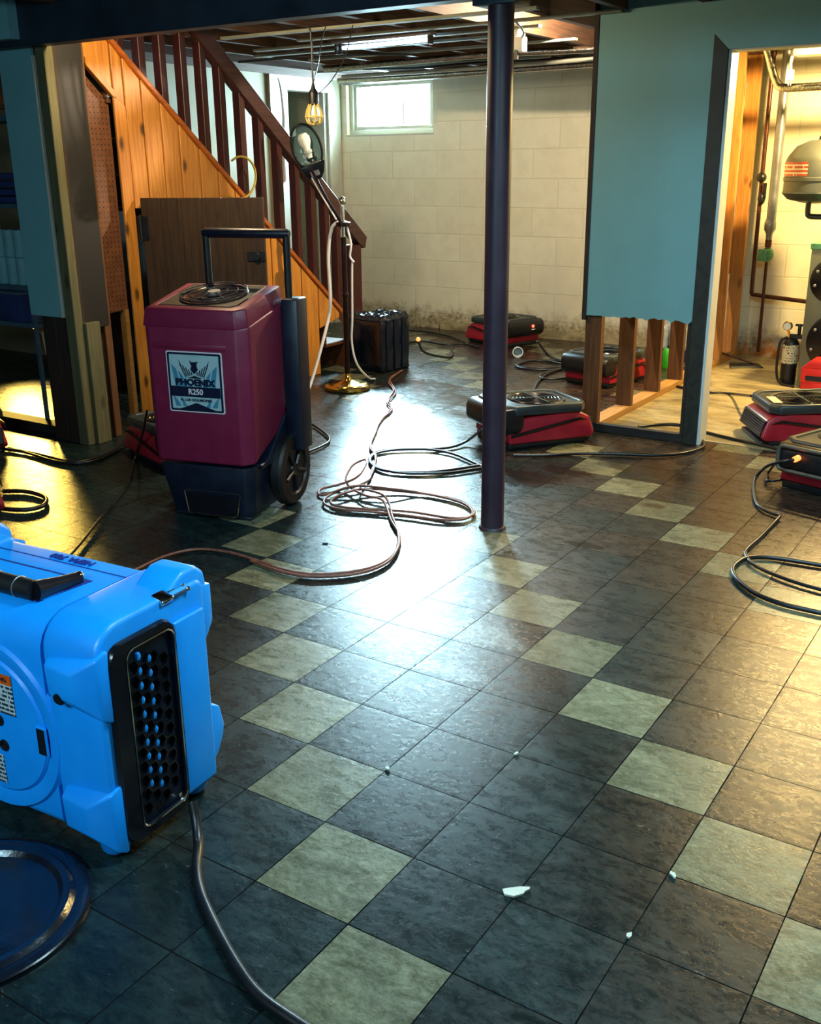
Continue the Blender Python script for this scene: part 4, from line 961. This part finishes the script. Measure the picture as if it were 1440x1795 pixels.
b.build('crumpled_top', M['bag'], bx, smooth=0)
b = MB()
for y in (-0.35, 0.0, 0.35): b.box(0.7, 0.78, y - 0.1, y + 0.1, 0.05, 1.56)
b.bevel(0.02, 1).build('side_ribs', M['bag'], bx)
b = MB(); b.ball((-10.05, 18.55, 0.72), 0.07, 10); o = b.build('lit_plug', M['glow_orange'], loc=(-10.05, 18.55, 0.72)); tag(o, 'orange glowing plug at the right side of the black wrapped box', 'plug')
cordobj('plug_cord', [(-10.05, 18.55, 0.68), (-9.9, 18.7, 0.3), (-9.5, 19.6, 0.04), (-10.4, 21.2, 0.04)], 0.04, M['cord'], 'black cord running from the glowing plug to the wall')
# cup lying on the floor
cu = thing('plastic_cup', (-7.75, 20.9, 0.17), 30, 'clear plastic cup lying on its side on the floor right of the column', 'cup')
ry = Matrix.Rotation(PI / 2, 3, 'X')
b = MB(); b.lathe([(0.0, -0.3), (0.13, -0.3), (0.165, 0.08), (0.15, 0.08), (0.12, -0.27)], n=24, rot=ry); b.build('cup_wall', M['clear'], cu)
b = MB(); b.tube([(0.16 * math.cos(2 * PI * k / 28), -0.08, 0.16 * math.sin(2 * PI * k / 28)) for k in range(28)], 0.016, 6, closed=True); b.build('cup_rim', M['white'], cu)

# ================================================================== UTILITY ROOM
pipe('copper_pipe', [(-1.42, 24.2, 8.9), (-1.42, 24.2, 5.4), (-1.40, 24.2, 2.3), (-1.38, 24.2, 2.06), (-1.25, 24.2, 2.0), (0.0, 24.1, 1.92), (1.2, 24.0, 1.85)], 0.065, M['copper'], 'brown copper pipe running down the wall and turning right', per=4)
vv = thing('pipe_valve', (-1.42, 24.15, 5.2), label='dark shutoff valve with lever on the copper pipe', cat='valve')
b = MB(); b.ball((0, 0, 0.25), 0.15, 14); b.build('valve_knob', M['black'], vv)
b = MB(); b.ball((0.06, -0.02, -0.35), 0.12, 12, 1.6); b.build('valve_body', M['black'], vv)
b = MB(); b.box(0.1, 0.2, -0.12, -0.06, -0.35, 0.1); b.bevel(0.02, 1).build('lever', M['rubber'], vv)
pipe('drain_pipe', [(-0.98, 24.0, 8.9), (-0.98, 24.0, 4.2)], 0.14, M['steel'], 'straight grey pipe left of the round tank', per=2)
gv = thing('gate_valve', (-0.99, 24.0, 3.55), label='green painted valve hanging below the straight grey pipe', cat='valve')
b = MB(); b.lathe([(0.14, 0.7), (0.17, 0.6), (0.17, 0.42), (0.1, 0.3), (0.09, 0.1)], n=16); b.build('coupling', M['steel'], gv)
b = MB(); b.ball((0, 0, -0.32), 0.2, 14, 1.1); b.box(-0.24, 0.02, -0.22, -0.05, -0.5, -0.15); b.bevel(0.03, 2).build('valve_body', M['patina'], gv)
b = MB(); b.cyl((0, 0, 0.12), (0, 0, -0.1), 0.1, 12); b.build('bonnet', M['copper'], gv)
pipe('gas_pipe', [(-0.99, 24.0, 3.1), (-0.97, 24.0, 0.3)], 0.05, M['copper'], 'thin brown pipe dropping from the green valve to the floor', per=2)
pipe('foil_pipe', [(-1.35, 22.5, 9.2), (-1.15, 22.5, 8.75), (-0.9, 22.5, 8.1), (-0.75, 22.5, 7.86), (-0.5, 22.5, 7.8), (0.4, 22.5, 7.8), (3.0, 22.5, 7.82)], 0.11, M['foil'], 'foil-wrapped pipe bending across the utility doorway', per=4)
pipe('vent_board', [(-1.9, 24.6, 0.3), (-1.9, 24.6, 8.8)], 0.1, M['white_paint'], 'white vertical pipe in the utility room corner', per=2)
tk = thing('expansion_tank', (0.68, 21.8, 5.6), label='grey round expansion tank with red label in the utility room', cat='tank')
b = MB(); b.lathe([(0, 0.85), (0.3, 0.82), (0.6, 0.68), (0.8, 0.42), (0.85, 0.3), (0.85, -0.1), (0.87, -0.12), (0.87, -0.2), (0.85, -0.22), (0.85, -0.5), (0.7, -0.66), (0.4, -0.74), (0, -0.76)], n=44); b.build('tank_shell', M['grey_paint'], tk)
b = MB(); b.lathe([(0.86, -0.48), (0.875, -0.52), (0.72, -0.68), (0.3, -0.78), (0, -0.8)], n=44); b.build('tank_base', M['lid'], tk)
b = MB(); b.lathe([(0.0, 0.95), (0.06, 0.93), (0.07, 0.85), (0.12, 0.83)], n=12); b.build('air_valve', M['black'], tk)
b = MB(); n_ = 10
lo = [b.bm.verts.new((0.865 * math.cos(math.radians(200 + 6.5 * k)), 0.865 * math.sin(math.radians(200 + 6.5 * k)), -0.08)) for k in range(n_ + 1)]
hi = [b.bm.verts.new((v.co.x, v.co.y, 0.28)) for v in lo]
for k in range(n_): b.bm.faces.new([lo[k], lo[k + 1], hi[k + 1], hi[k]])
b.build('tank_label', M['label_red'], tk)
b = MB(); b.tube(smooth_path([(-0.15, 0, -0.76), (-0.15, 0, -1.0), (-0.1, 0, -1.12), (0.2, 0, -1.14), (1.0, 0, -1.14)], 4), 0.075, 10); b.build('feed_pipe', M['black'], tk)
bl = thing('boiler', (1.0, 20.5, 0), label='tall grey metal boiler with round black cover plates at the right edge', cat='boiler')
b = MB(); b.box(0.02, 3.2, 0, 2.4, 0.06, 3.75); b.box(0.1, 3.1, 0.1, 2.3, 0, 0.08); b.bevel(0.03, 2).build('jacket', M['boiler'], bl)
b = MB(); b.box(-0.01, 3.22, -0.02, 2.42, 3.7, 3.86); b.bevel(0.02, 1).build('top_cover', M['patina'], bl)
rx = Matrix.Rotation(PI / 2, 3, 'X')
for cx, cz, r in ((0.68, 2.92, 0.6), (0.98, 1.3, 0.82)):
    cp = thing('cover_plate', (cx, -0.01, cz)); cp.parent = bl
    b = MB(); b.lathe([(r, 0.0), (r, 0.05), (r - 0.05, 0.07), (0, 0.07)], n=40, rot=rx); b.build('plate_disc', M['black_gloss'], cp)
    for k in range(8):
        a = PI * 2 * k / 8 + 0.3; b = MB(); b.ball(((r - 0.12) * math.cos(a), -0.075, (r - 0.12) * math.sin(a)), 0.045, 10); b.build('bolt_head', M['steel'], cp)
cy = thing('gauge_cylinder', (0.68, 20.9, 0), label='small dark cylinder with white label and round gauge beside the boiler', cat='cylinder')
b = MB(); b.lathe([(0, 0), (0.2, 0), (0.21, 0.05), (0.21, 1.15), (0.16, 1.25), (0.08, 1.3), (0, 1.3)], n=28); b.build('cylinder_body', M['black'], cy)
b = MB(); b.lathe([(0.214, 0.6), (0.214, 1.12)], n=28); b.build('cylinder_label', M['label_small'], cy)
b = MB(); b.lathe([(0.0, 0.06), (0.12, 0.05), (0.13, 0.0), (0.13, -0.03), (0, -0.03)], (-0.12, -0.1, 1.62), 20, rx); b.cyl((-0.12, -0.05, 1.5), (-0.04, 0, 1.3), 0.035, 8); b.build('gauge', M['brass'], cy)
b = MB(); b.lathe([(0.0, 0.065), (0.1, 0.065)], (-0.12, -0.1, 1.62), 20, rx); b.build('gauge_dial', M['white'], cy)
b = MB(); b.box(-0.05, 0.28, -0.08, 0.08, 1.28, 1.4); b.cyl((0.18, 0, 1.38), (0.18, 0, 1.68), 0.05, 8); b.box(0.06, 0.3, -0.03, 0.03, 1.62, 1.68); b.bevel(0.01, 1).build('valve_head', M['black'], cy)
b = MB(); b.tube(smooth_path([(-0.08, -0.1, 1.32), (-0.25, -0.15, 1.2), (-0.28, -0.2, 0.8), (-0.26, -0.2, 0.3), (-0.1, -0.3, 0.06), (0.3, -0.5, 0.04)], 5), 0.035, 8); b.build('hose', M['rubber'], cy)
rb = thing('red_crate', (1.62, 19.9, 0), label='bright red plastic crate with a hand slot in front of the boiler', cat='crate')
b = MB(); b.box(-0.3, 0.9, -0.3, 0.3, 0, 0.36); b.box(-0.32, 0.92, -0.32, 0.32, 0.36, 0.74, taper=None); b.prism([(-0.32, 0.74), (0.92, 0.74), (0.92, 0.96), (-0.08, 0.96)], 'y', -0.32, 0.32); b.bevel(0.02, 2).build('crate_body', M['red_box'], rb)
b = MB(); b.box(-0.2, 0.8, -0.335, -0.3, 0.4, 0.54); b.bevel(0.05, 2).build('hand_slot', M['navy'], rb)
# junk by the pipe
tr = thing('dustpan', (-1.05, 22.9, 0), 25, 'dark dustpan with long handle lying on the utility room floor', 'dustpan')
b = MB(); b.prism([(-0.5, -0.4), (0.5, -0.3), (0.45, 0.3), (-0.4, 0.35)], 'z', 0.0, 0.06); b.bevel(0.02, 1).build('pan', M['black'], tr)
b = MB(); b.tube([(0.3, 0.1, 0.08), (-1.3, 0.7, 0.5)], 0.035, 8); b.build('handle', M['copper'], tr)
# ceiling fixture above the utility door
uf = thing('utility_light', (0.6, 22.3, 8.62), label='pale fixture strip on the utility room ceiling above the doorway', cat='lamp')
b = MB(); b.box(-0.95, 1.6, -0.3, 0.3, -0.06, 0.18); b.bevel(0.03, 2).build('housing', M['white'], uf)
b = MB(); b.tube(smooth_path([(-0.95, -0.2, 0.1), (-1.0, -0.2, -0.2), (-0.98, -0.2, -0.45)], 4), 0.04, 8); b.box(-1.06, -0.9, -0.26, -0.14, -0.66, -0.4); b.cyl((-1.01, -0.2, -0.66), (-1.01, -0.2, -0.78), 0.015, 6); b.cyl((-0.95, -0.2, -0.66), (-0.95, -0.2, -0.78), 0.015, 6); b.build('dangling_plug', M['white'], uf)
# bottles and bag behind the partition studs
wb = thing('water_bottles', (-3.95, 22.9, 0), label='clear plastic-wrapped bottles behind the studs, beyond the tagged air mover', cat='bottles')
for k in range(8):
    b = MB(); b.lathe([(0, 0), (0.14, 0), (0.15, 0.04), (0.15, 0.55), (0.11, 0.68), (0.06, 0.74), (0.06, 0.82), (0, 0.82)], ((k % 4) * 0.32, (k // 4) * 0.32, 0.35), 14); b.build('bottle', M['clear'], wb)
b = MB(); b.box(-0.2, 1.2, -0.2, 0.55, 0, 0.36); b.bevel(0.04, 2).build('dark_tray', M['cloth'], wb)
gb = thing('green_jug', (-3.0, 21.6, 0), label='bright green plastic jug between the partition studs', cat='jug')
b = MB(); b.lathe([(0, 0), (0.17, 0), (0.18, 0.04), (0.18, 0.5), (0.13, 0.58), (0, 0.6)], n=20); b.build('jug_body', M['green'], gb)
b = MB(); b.lathe([(0, 0.58), (0.06, 0.58), (0.06, 0.68), (0, 0.68)], n=14); b.build('jug_cap', M['navy'], gb)

# ================================================================== PANTRY BEHIND THE FRAMED WALL
sh = thing('shelving_unit', (-15.4, 7.4, 0), label='dim painted shelving unit behind the framed wall at the left edge', cat='shelf')
for z in (2.45, 3.3, 5.15, 7.0):
    b = MB(); b.box(-2.4, 2.2, -0.5, 0.55, z - 0.1, z); b.bevel(0.01, 1).build('shelf_board', M['shelf'], sh)
for x in (-2.4, 2.16):
    for y in (-0.5, 0.5):
        b = MB(); b.box(x - 0.03, x + 0.05, y - 0.03, y + 0.05, 0, 8.0); b.build('upright', M['shelf'], sh)
k = 0
for z in (3.3, 3.93):
    for i, x in enumerate((-13.5, -13.86, -14.22, -14.58, -14.94)):
        b = MB(); b.lathe([(0.05, 0), (0.15, 0), (0.16, 0.02), (0.16, 0.6), (0.15, 0.62), (0.05, 0.62), (0.05, 0)], n=20)
        o = b.build('paper_roll', M['roll'], loc=(0, 0, 0)); o.location = Vector((x, 7.25, z)) * T
        tag(o, 'pale blue roll in the ' + ('lower' if z < 3.5 else 'upper') + ' row on the left edge shelf, ' + ('first', 'second', 'third', 'fourth', 'fifth')[i] + ' from the drywall', 'roll', 'rolls stacked on the shelf')
o = thing('folded_cloth', (-14.1, 7.3, 5.15), label='dark navy folded cloths on the shelf above the pale rolls', cat='cloth')
for k in range(4):
    b = MB(); b.box(-0.7, 0.5, -0.35, 0.4, 0.17 * k, 0.17 * k + 0.15); b.bevel(0.05, 2).build('fold', M['cloth'], o)
o = thing('storage_bin', (-14.1, 7.3, 2.45), label='dark blue bin on the shelf under the pale rolls', cat='bin')
b = MB(); b.box(-0.6, 0.4, -0.4, 0.3, 0, 0.66, taper=(1.05, 1.05)); b.bevel(0.04, 2).build('bin_body', M['cloth'], o)
b = MB(); b.box(-0.66, 0.46, -0.46, 0.36, 0.64, 0.72); b.bevel(0.03, 2).build('bin_rim', M['shelf'], o)
tb = thing('torn_board', (-14.25, 7.95, 0), label='torn cream wall board with dark slit under the shelf at left', cat='board')
def poly(pts, y0, y1): b = MB(); b.prism(pts, 'y', y0, y1); return b
poly([(-0.42, 2.3), (-0.42, 2.72), (0.02, 3.1), (0.05, 2.3), (0.13, 1.5), (0.12, 1.2), (-0.05, 1.55), (-0.12, 2.0)], -0.05, 0.0).build('board_piece', M['cream'], tb, smooth=0)
poly([(0.08, 3.1), (0.12, 2.3), (0.3, 2.3), (0.42, 1.6), (0.46, 1.0), (0.38, 0.95), (0.3, 1.1), (0.22, 1.5), (0.14, 2.0)], -0.05, 0.0).build('board_piece', M['cream'], tb, smooth=0)
poly([(0.38, 0.95), (0.44, 0.95), (0.52, 0.3), (0.47, 0.3)], -0.05, 0.0).build('metal_strip', M['cream'], tb, smooth=0)
poly([(0.12, 0.2), (-0.1, 0.7), (0.0, 1.2), (0.12, 1.3), (0.45, 0.9), (0.45, 0.2)], 0.0, 0.04).build('dark_backing', M['stud_dark'], tb, smooth=0)
cordobj('green_wire', [(-15.2, 8.3, 2.0), (-14.6, 8.2, 2.15), (-14.3, 8.1, 2.3), (-14.35, 8.1, 2.0), (-14.2, 8.1, 1.8), (-14.0, 8.1, 1.9)], 0.025, M['yellow_cord'], 'yellow green wire curling under the shelf beside the torn board', 'wire')

# ================================================================== CORDS ON THE FLOOR
ec = thing('extension_cord', (-3.6, 6.4, 0), label='twisted orange brown extension cord heaped mid-floor, snaking from black box to blue machine', cat='cord')
for pts in ([(-9.6,16.86,0.05),(-9.05,15.4,0.05),(-8.24,14.43,0.05),(-7.64,13.29,0.05),(-7.12,12.66,0.05),(-6.59,11.47,0.05),(-6.01,10.32,0.05),(-5.44,9.37,0.05),(-4.75,8.54,0.05),(-4.25,7.75,0.05),(-3.96,7.14,0.05),(-3.65,6.46,0.12),(-3.36,6.39,0.14),(-3.04,6.34,0.12),(-2.73,6.1,0.05),(-2.34,5.6,0.05),(-1.85,5.03,0.05),(-1.47,4.46,0.05),(-1.25,3.91,0.05),(-1.27,3.42,0.05),(-1.52,3.02,0.05),(-1.9,2.73,0.05),(-2.39,2.65,0.05),(-3.03,2.73,0.05),(-3.6,2.76,0.05),(-4.13,2.59,0.05),(-4.34,2.1,0.05),(-4.3,1.42,0.05)], [(-9.6,16.96,0.05),(-9.2,15.69,0.05),(-8.02,14.21,0.05),(-7.51,13.05,0.05),(-6.96,12.46,0.05),(-6.54,11.3,0.05),(-6.04,10.43,0.05),(-5.35,9.2,0.05),(-4.81,8.66,0.05),(-4.22,7.63,0.05),(-3.97,7.22,0.05),(-3.83,6.68,0.1),(-3.98,6.33,0.08),(-3.99,5.85,0.05),(-3.76,5.51,0.05),(-3.34,5.43,0.05),(-2.81,5.6,0.05),(-2.19,5.76,0.05),(-1.54,5.87,0.05),(-1.2,6.11,0.05),(-1.23,6.5,0.05),(-1.65,6.88,0.05),(-2.36,7.0,0.05),(-3.04,6.88,0.05),(-3.59,6.53,0.1),(-3.77,6.05,0.1),(-3.76,5.68,0.05),(-3.45,5.55,0.05),(-2.88,5.71,0.05),(-2.2,5.97,0.05),(-1.42,6.05,0.05),(-1.18,6.27,0.05),(-1.25,6.59,0.05),(-1.78,6.99,0.05),(-2.62,7.01,0.05),(-3.15,6.65,0.15),(-3.78,6.43,0.15),(-4.13,5.93,0.05),(-4.39,6.19,0.05),(-4.16,6.57,0.1),(-3.89,6.73,0.25),(-4.18,7.41,0.3),(-4.36,7.59,0.3),(-4.42,7.28,0.25),(-4.22,6.78,0.15),(-3.92,6.49,0.1),(-3.33,6.16,0.12),(-2.97,6.17,0.1),(-2.69,5.94,0.05),(-2.24,5.41,0.05),(-1.7,4.86,0.05),(-1.37,4.31,0.05),(-1.18,3.75,0.05),(-1.23,3.28,0.05),(-1.47,2.92,0.05),(-1.88,2.64,0.05),(-2.38,2.57,0.05),(-3.04,2.67,0.05)]):
    cordobj('strand', [(p[0] + 3.6, p[1] - 6.4, p[2]) for p in pts], 0.024, M['orange_cord'], None, parent=ec)
cordobj('power_cord', [(-3.45,10.84,0.35),(-3.71,10.64,0.1),(-3.81,10.18,0.05),(-4.08,9.79,0.05),(-4.69,9.37,0.05),(-4.99,9.03,0.05),(-4.87,8.52,0.05),(-4.51,8.07,0.05),(-4.05,7.87,0.05),(-3.54,8.04,0.05),(-3.09,8.4,0.05),(-2.56,9.25,0.05)], 0.03, M['cord'], 'black cord looping out left of the column from the nearest air mover')
cordobj('power_cord', [(-2.46,9.07,0.05),(-2.93,8.36,0.05),(-3.71,7.89,0.05),(-4.36,8.02,0.05),(-4.81,8.45,0.05),(-4.91,9.02,0.05),(-4.4,9.6,0.05),(-3.6,9.7,0.05),(-2.5,9.14,0.05)], 0.027, M['cord'], 'black cord lying double along the loop left of the column')
cordobj('power_cord', [(-2.36,10.23,0.05),(-1.74,10.61,0.05),(-1.18,11.1,0.05),(-0.44,11.5,0.05),(0.21,11.78,0.05),(0.62,12.19,0.05),(0.83,12.74,0.05),(0.81,13.17,0.05),(0.61,13.56,0.05)], 0.034, M['cord'], 'black cord curling around the foot of the white door jamb')
cordobj('power_cord', [(-1.0,13.94,0.05),(-0.62,14.43,0.05),(-0.13,14.59,0.05),(0.53,14.23,0.05),(1.26,13.95,0.05),(1.94,13.74,0.05),(2.38,13.51,0.05)], 0.034, M['cord'], 'black cord crossing under the partition to the doorway air mover')
cordobj('power_cord', [(-2.91,19.37,0.05),(-2.3,19.07,0.05),(-1.52,18.72,0.05),(-0.83,18.53,0.05),(-0.25,18.62,0.05),(0.85,16.54,0.5)], 0.034, M['cord'], 'black cord entering the back of the doorway air mover from the left')
cordobj('power_cord', [(3.27,10.5,0.71),(3.05,10.42,0.66),(2.74,10.7,0.45),(2.52,10.95,0.15),(2.62,10.44,0.05),(2.86,9.7,0.05),(3.09,9.35,0.05),(3.31,9.19,0.05),(3.44,9.06,0.08),(3.43,8.6,0.05),(3.42,7.84,0.05),(3.39,7.2,0.05),(3.45,6.94,0.05),(3.64,6.63,0.05),(3.96,6.4,0.05),(4.41,6.21,0.05),(4.83,6.12,0.05)], 0.03, M['cord'], 'black cord zigzagging from the lit orange plug down the right floor')
cordobj('power_cord', [(4.62,7.13,0.05),(4.21,7.1,0.05),(3.79,7.04,0.05),(3.51,6.84,0.05),(3.43,6.51,0.05),(3.46,6.2,0.05),(3.64,5.86,0.05),(3.99,5.5,0.05),(4.39,5.33,0.05),(4.78,5.3,0.05),(5.07,5.3,0.05)], 0.038, M['cord'], 'thick black cord loop lying on the floor at the right edge')
cordobj('power_cord', [(3.17,11.25,0.15),(2.77,10.98,0.1),(2.62,11.31,0.05),(2.56,11.72,0.05),(2.78,11.3,0.4)], 0.027, M['cord'], 'short black cord loop hanging under the right edge air mover')
cordobj('power_cord', [(-12.19,4.92,0.05),(-11.49,5.01,0.05),(-10.72,4.99,0.05),(-10.06,4.98,0.05),(-9.84,5.32,0.05),(-9.93,5.95,0.05),(-10.43,6.84,0.05),(-10.59,7.16,0.05)], 0.038, M['cord'], 'black cord across the yellow lit floor at left, nearer of a pair')
cordobj('power_cord', [(-12.2,5.02,0.05),(-11.32,4.95,0.05),(-10.44,4.85,0.05),(-9.89,4.98,0.05),(-9.71,5.39,0.05),(-9.93,6.11,0.05),(-10.25,6.77,0.05)], 0.03, M['cord'], 'black cord across the yellow lit floor at left, farther of a pair')
cordobj('power_cord', [(-9.54,2.93,0.05),(-9.21,3.13,0.05),(-8.82,3.16,0.05),(-8.45,3.06,0.05),(-8.15,2.77,0.05),(-8.19,2.47,0.05),(-8.46,2.31,0.05),(-8.77,2.24,0.05)], 0.042, M['cord'], 'black cord loop on the yellow lit floor above the blue machine')
cordobj('power_cord', [(-7.1,4.51,1.6),(-8.31,5.43,0.8),(-9.09,5.87,0.1),(-7.92,4.61,0.05),(-7.19,3.59,0.05),(-6.45,2.49,0.05),(-5.85,1.62,0.05),(-5.53,1.08,0.05)], 0.023, M['cord'], 'thin black cord hanging from the dehumidifier to behind the blue machine')
cordobj('power_cord', [(1.08,-2.79,0.35),(1.17,-2.85,0.2),(1.3,-2.97,0.08),(1.48,-3.18,0.05),(1.75,-3.41,0.05),(2.11,-3.63,0.05),(2.53,-3.85,0.05),(2.92,-4.01,0.05),(3.32,-4.06,0.05),(3.64,-4.08,0.05)], 0.047, M['cord'], 'thick black cord from the blue machine running to the bottom edge')
cordobj('power_cord', [(-8.33,10.44,0.05),(-7.67,10.16,0.05),(-6.79,9.55,0.05),(-6.42,9.12,0.05),(-6.3,8.62,0.05),(-6.28,8.09,0.05)], 0.03, M['cord'], 'short black cord loop behind the wheel of the dehumidifier')
cordobj('power_cord', [(-14.11,23.57,0.05),(-12.88,23.63,0.05),(-11.61,23.13,0.05),(-10.54,22.31,0.05)], 0.034, M['cord'], 'black cord along the block wall behind the black box')
cordobj('power_cord', [(-12.24,20.93,0.05),(-11.96,21.78,0.05),(-10.9,21.56,0.05),(-10.36,22.0,0.05),(-9.59,21.64,0.05)], 0.034, M['cord'], 'black cord on the checkered floor in front of the far air mover')
cordobj('power_cord', [(-7.53,21.84,0.4),(-7.82,22.79,0.05),(-6.82,21.36,0.05),(-6.16,20.81,0.05),(-5.35,20.28,0.05),(-5.56,19.52,0.05),(-6.19,19.05,0.05),(-6.79,19.12,0.05),(-7.04,19.52,0.05),(-6.96,20.23,0.05),(-6.39,20.67,0.05),(-5.57,20.48,0.05),(-5.68,19.77,0.05),(-6.31,19.3,0.05),(-7.0,19.32,0.05),(-7.07,20.05,0.05),(-6.5,20.5,0.05),(-5.11,19.89,0.05)], 0.034, M['cord'], 'coiled black cord on the floor left of the partition studs')
cordobj('power_cord', [(-4.59,18.77,0.3),(-4.86,18.91,0.05),(-4.94,18.18,0.05),(-5.36,17.94,0.05),(-5.66,18.25,0.05),(-5.74,19.1,0.05),(-5.6,19.6,0.05),(-5.62,18.67,0.05),(-5.36,17.56,0.05),(-4.93,16.37,0.05)], 0.034, M['cord'], 'black cord dropping from the tagged air mover in a small loop')
random.seed(11)
for k, (x, y, s, l) in enumerate(((3.98, -1.93, 0.09, 'largest pale paint chip, lying on the dark tiles near the bottom middle'), (5.0, -1.9, 0.035, 'tiny pale paint crumb right of the largest chip'), (5.05, -1.0, 0.04, 'small pale paint crumb on a joint near the bottom right'), (6.55, -1.75, 0.05, 'pale paint crumb on the green stained light tile at right'), (3.0, 0.0, 0.03, 'white paint crumb on a tile corner below the column'), (2.0, -0.95, 0.035, 'white paint crumb on the joint left of the middle'), (-2.6, 4.0, 0.05, 'small dark cap on the floor left of the column'))):
    b = MB(); n_ = 11
    b.prism([(s * (1.5 if k == 0 else 1) * math.cos(2 * PI * q / n_) * (0.7 + 0.6 * random.random()), s * 0.55 * math.sin(2 * PI * q / n_) * (0.6 + 0.7 * random.random())) for q in range(n_)], 'z', 0.004, 0.022)
    b.xf(Matrix.Rotation(0.4 + k, 4, 'Z') if k else Matrix.Rotation(0.75, 4, 'Z'))
    o = b.build('paint_chip' if k < 6 else 'bottle_cap', M['paint_chip'] if k < 6 else M['black'], smooth=0); o.location = Vector((x, y, 0)) * T
    tag(o, l, 'debris')
b = MB(); b.tube(smooth_path([(7.5, 0.3, 0.25), (6.8, 0.35, 0.14), (6.37, 0.2, 0.12), (6.25, -0.05, 0.12), (6.45, -0.35, 0.12), (7.2, -0.5, 0.2)], 6), 0.12, 14)
tag(b.build('vacuum_hose', M['navy'], loc=(6.8, 0, 0)), 'dark rounded hose edge just entering the picture at right', 'hose')
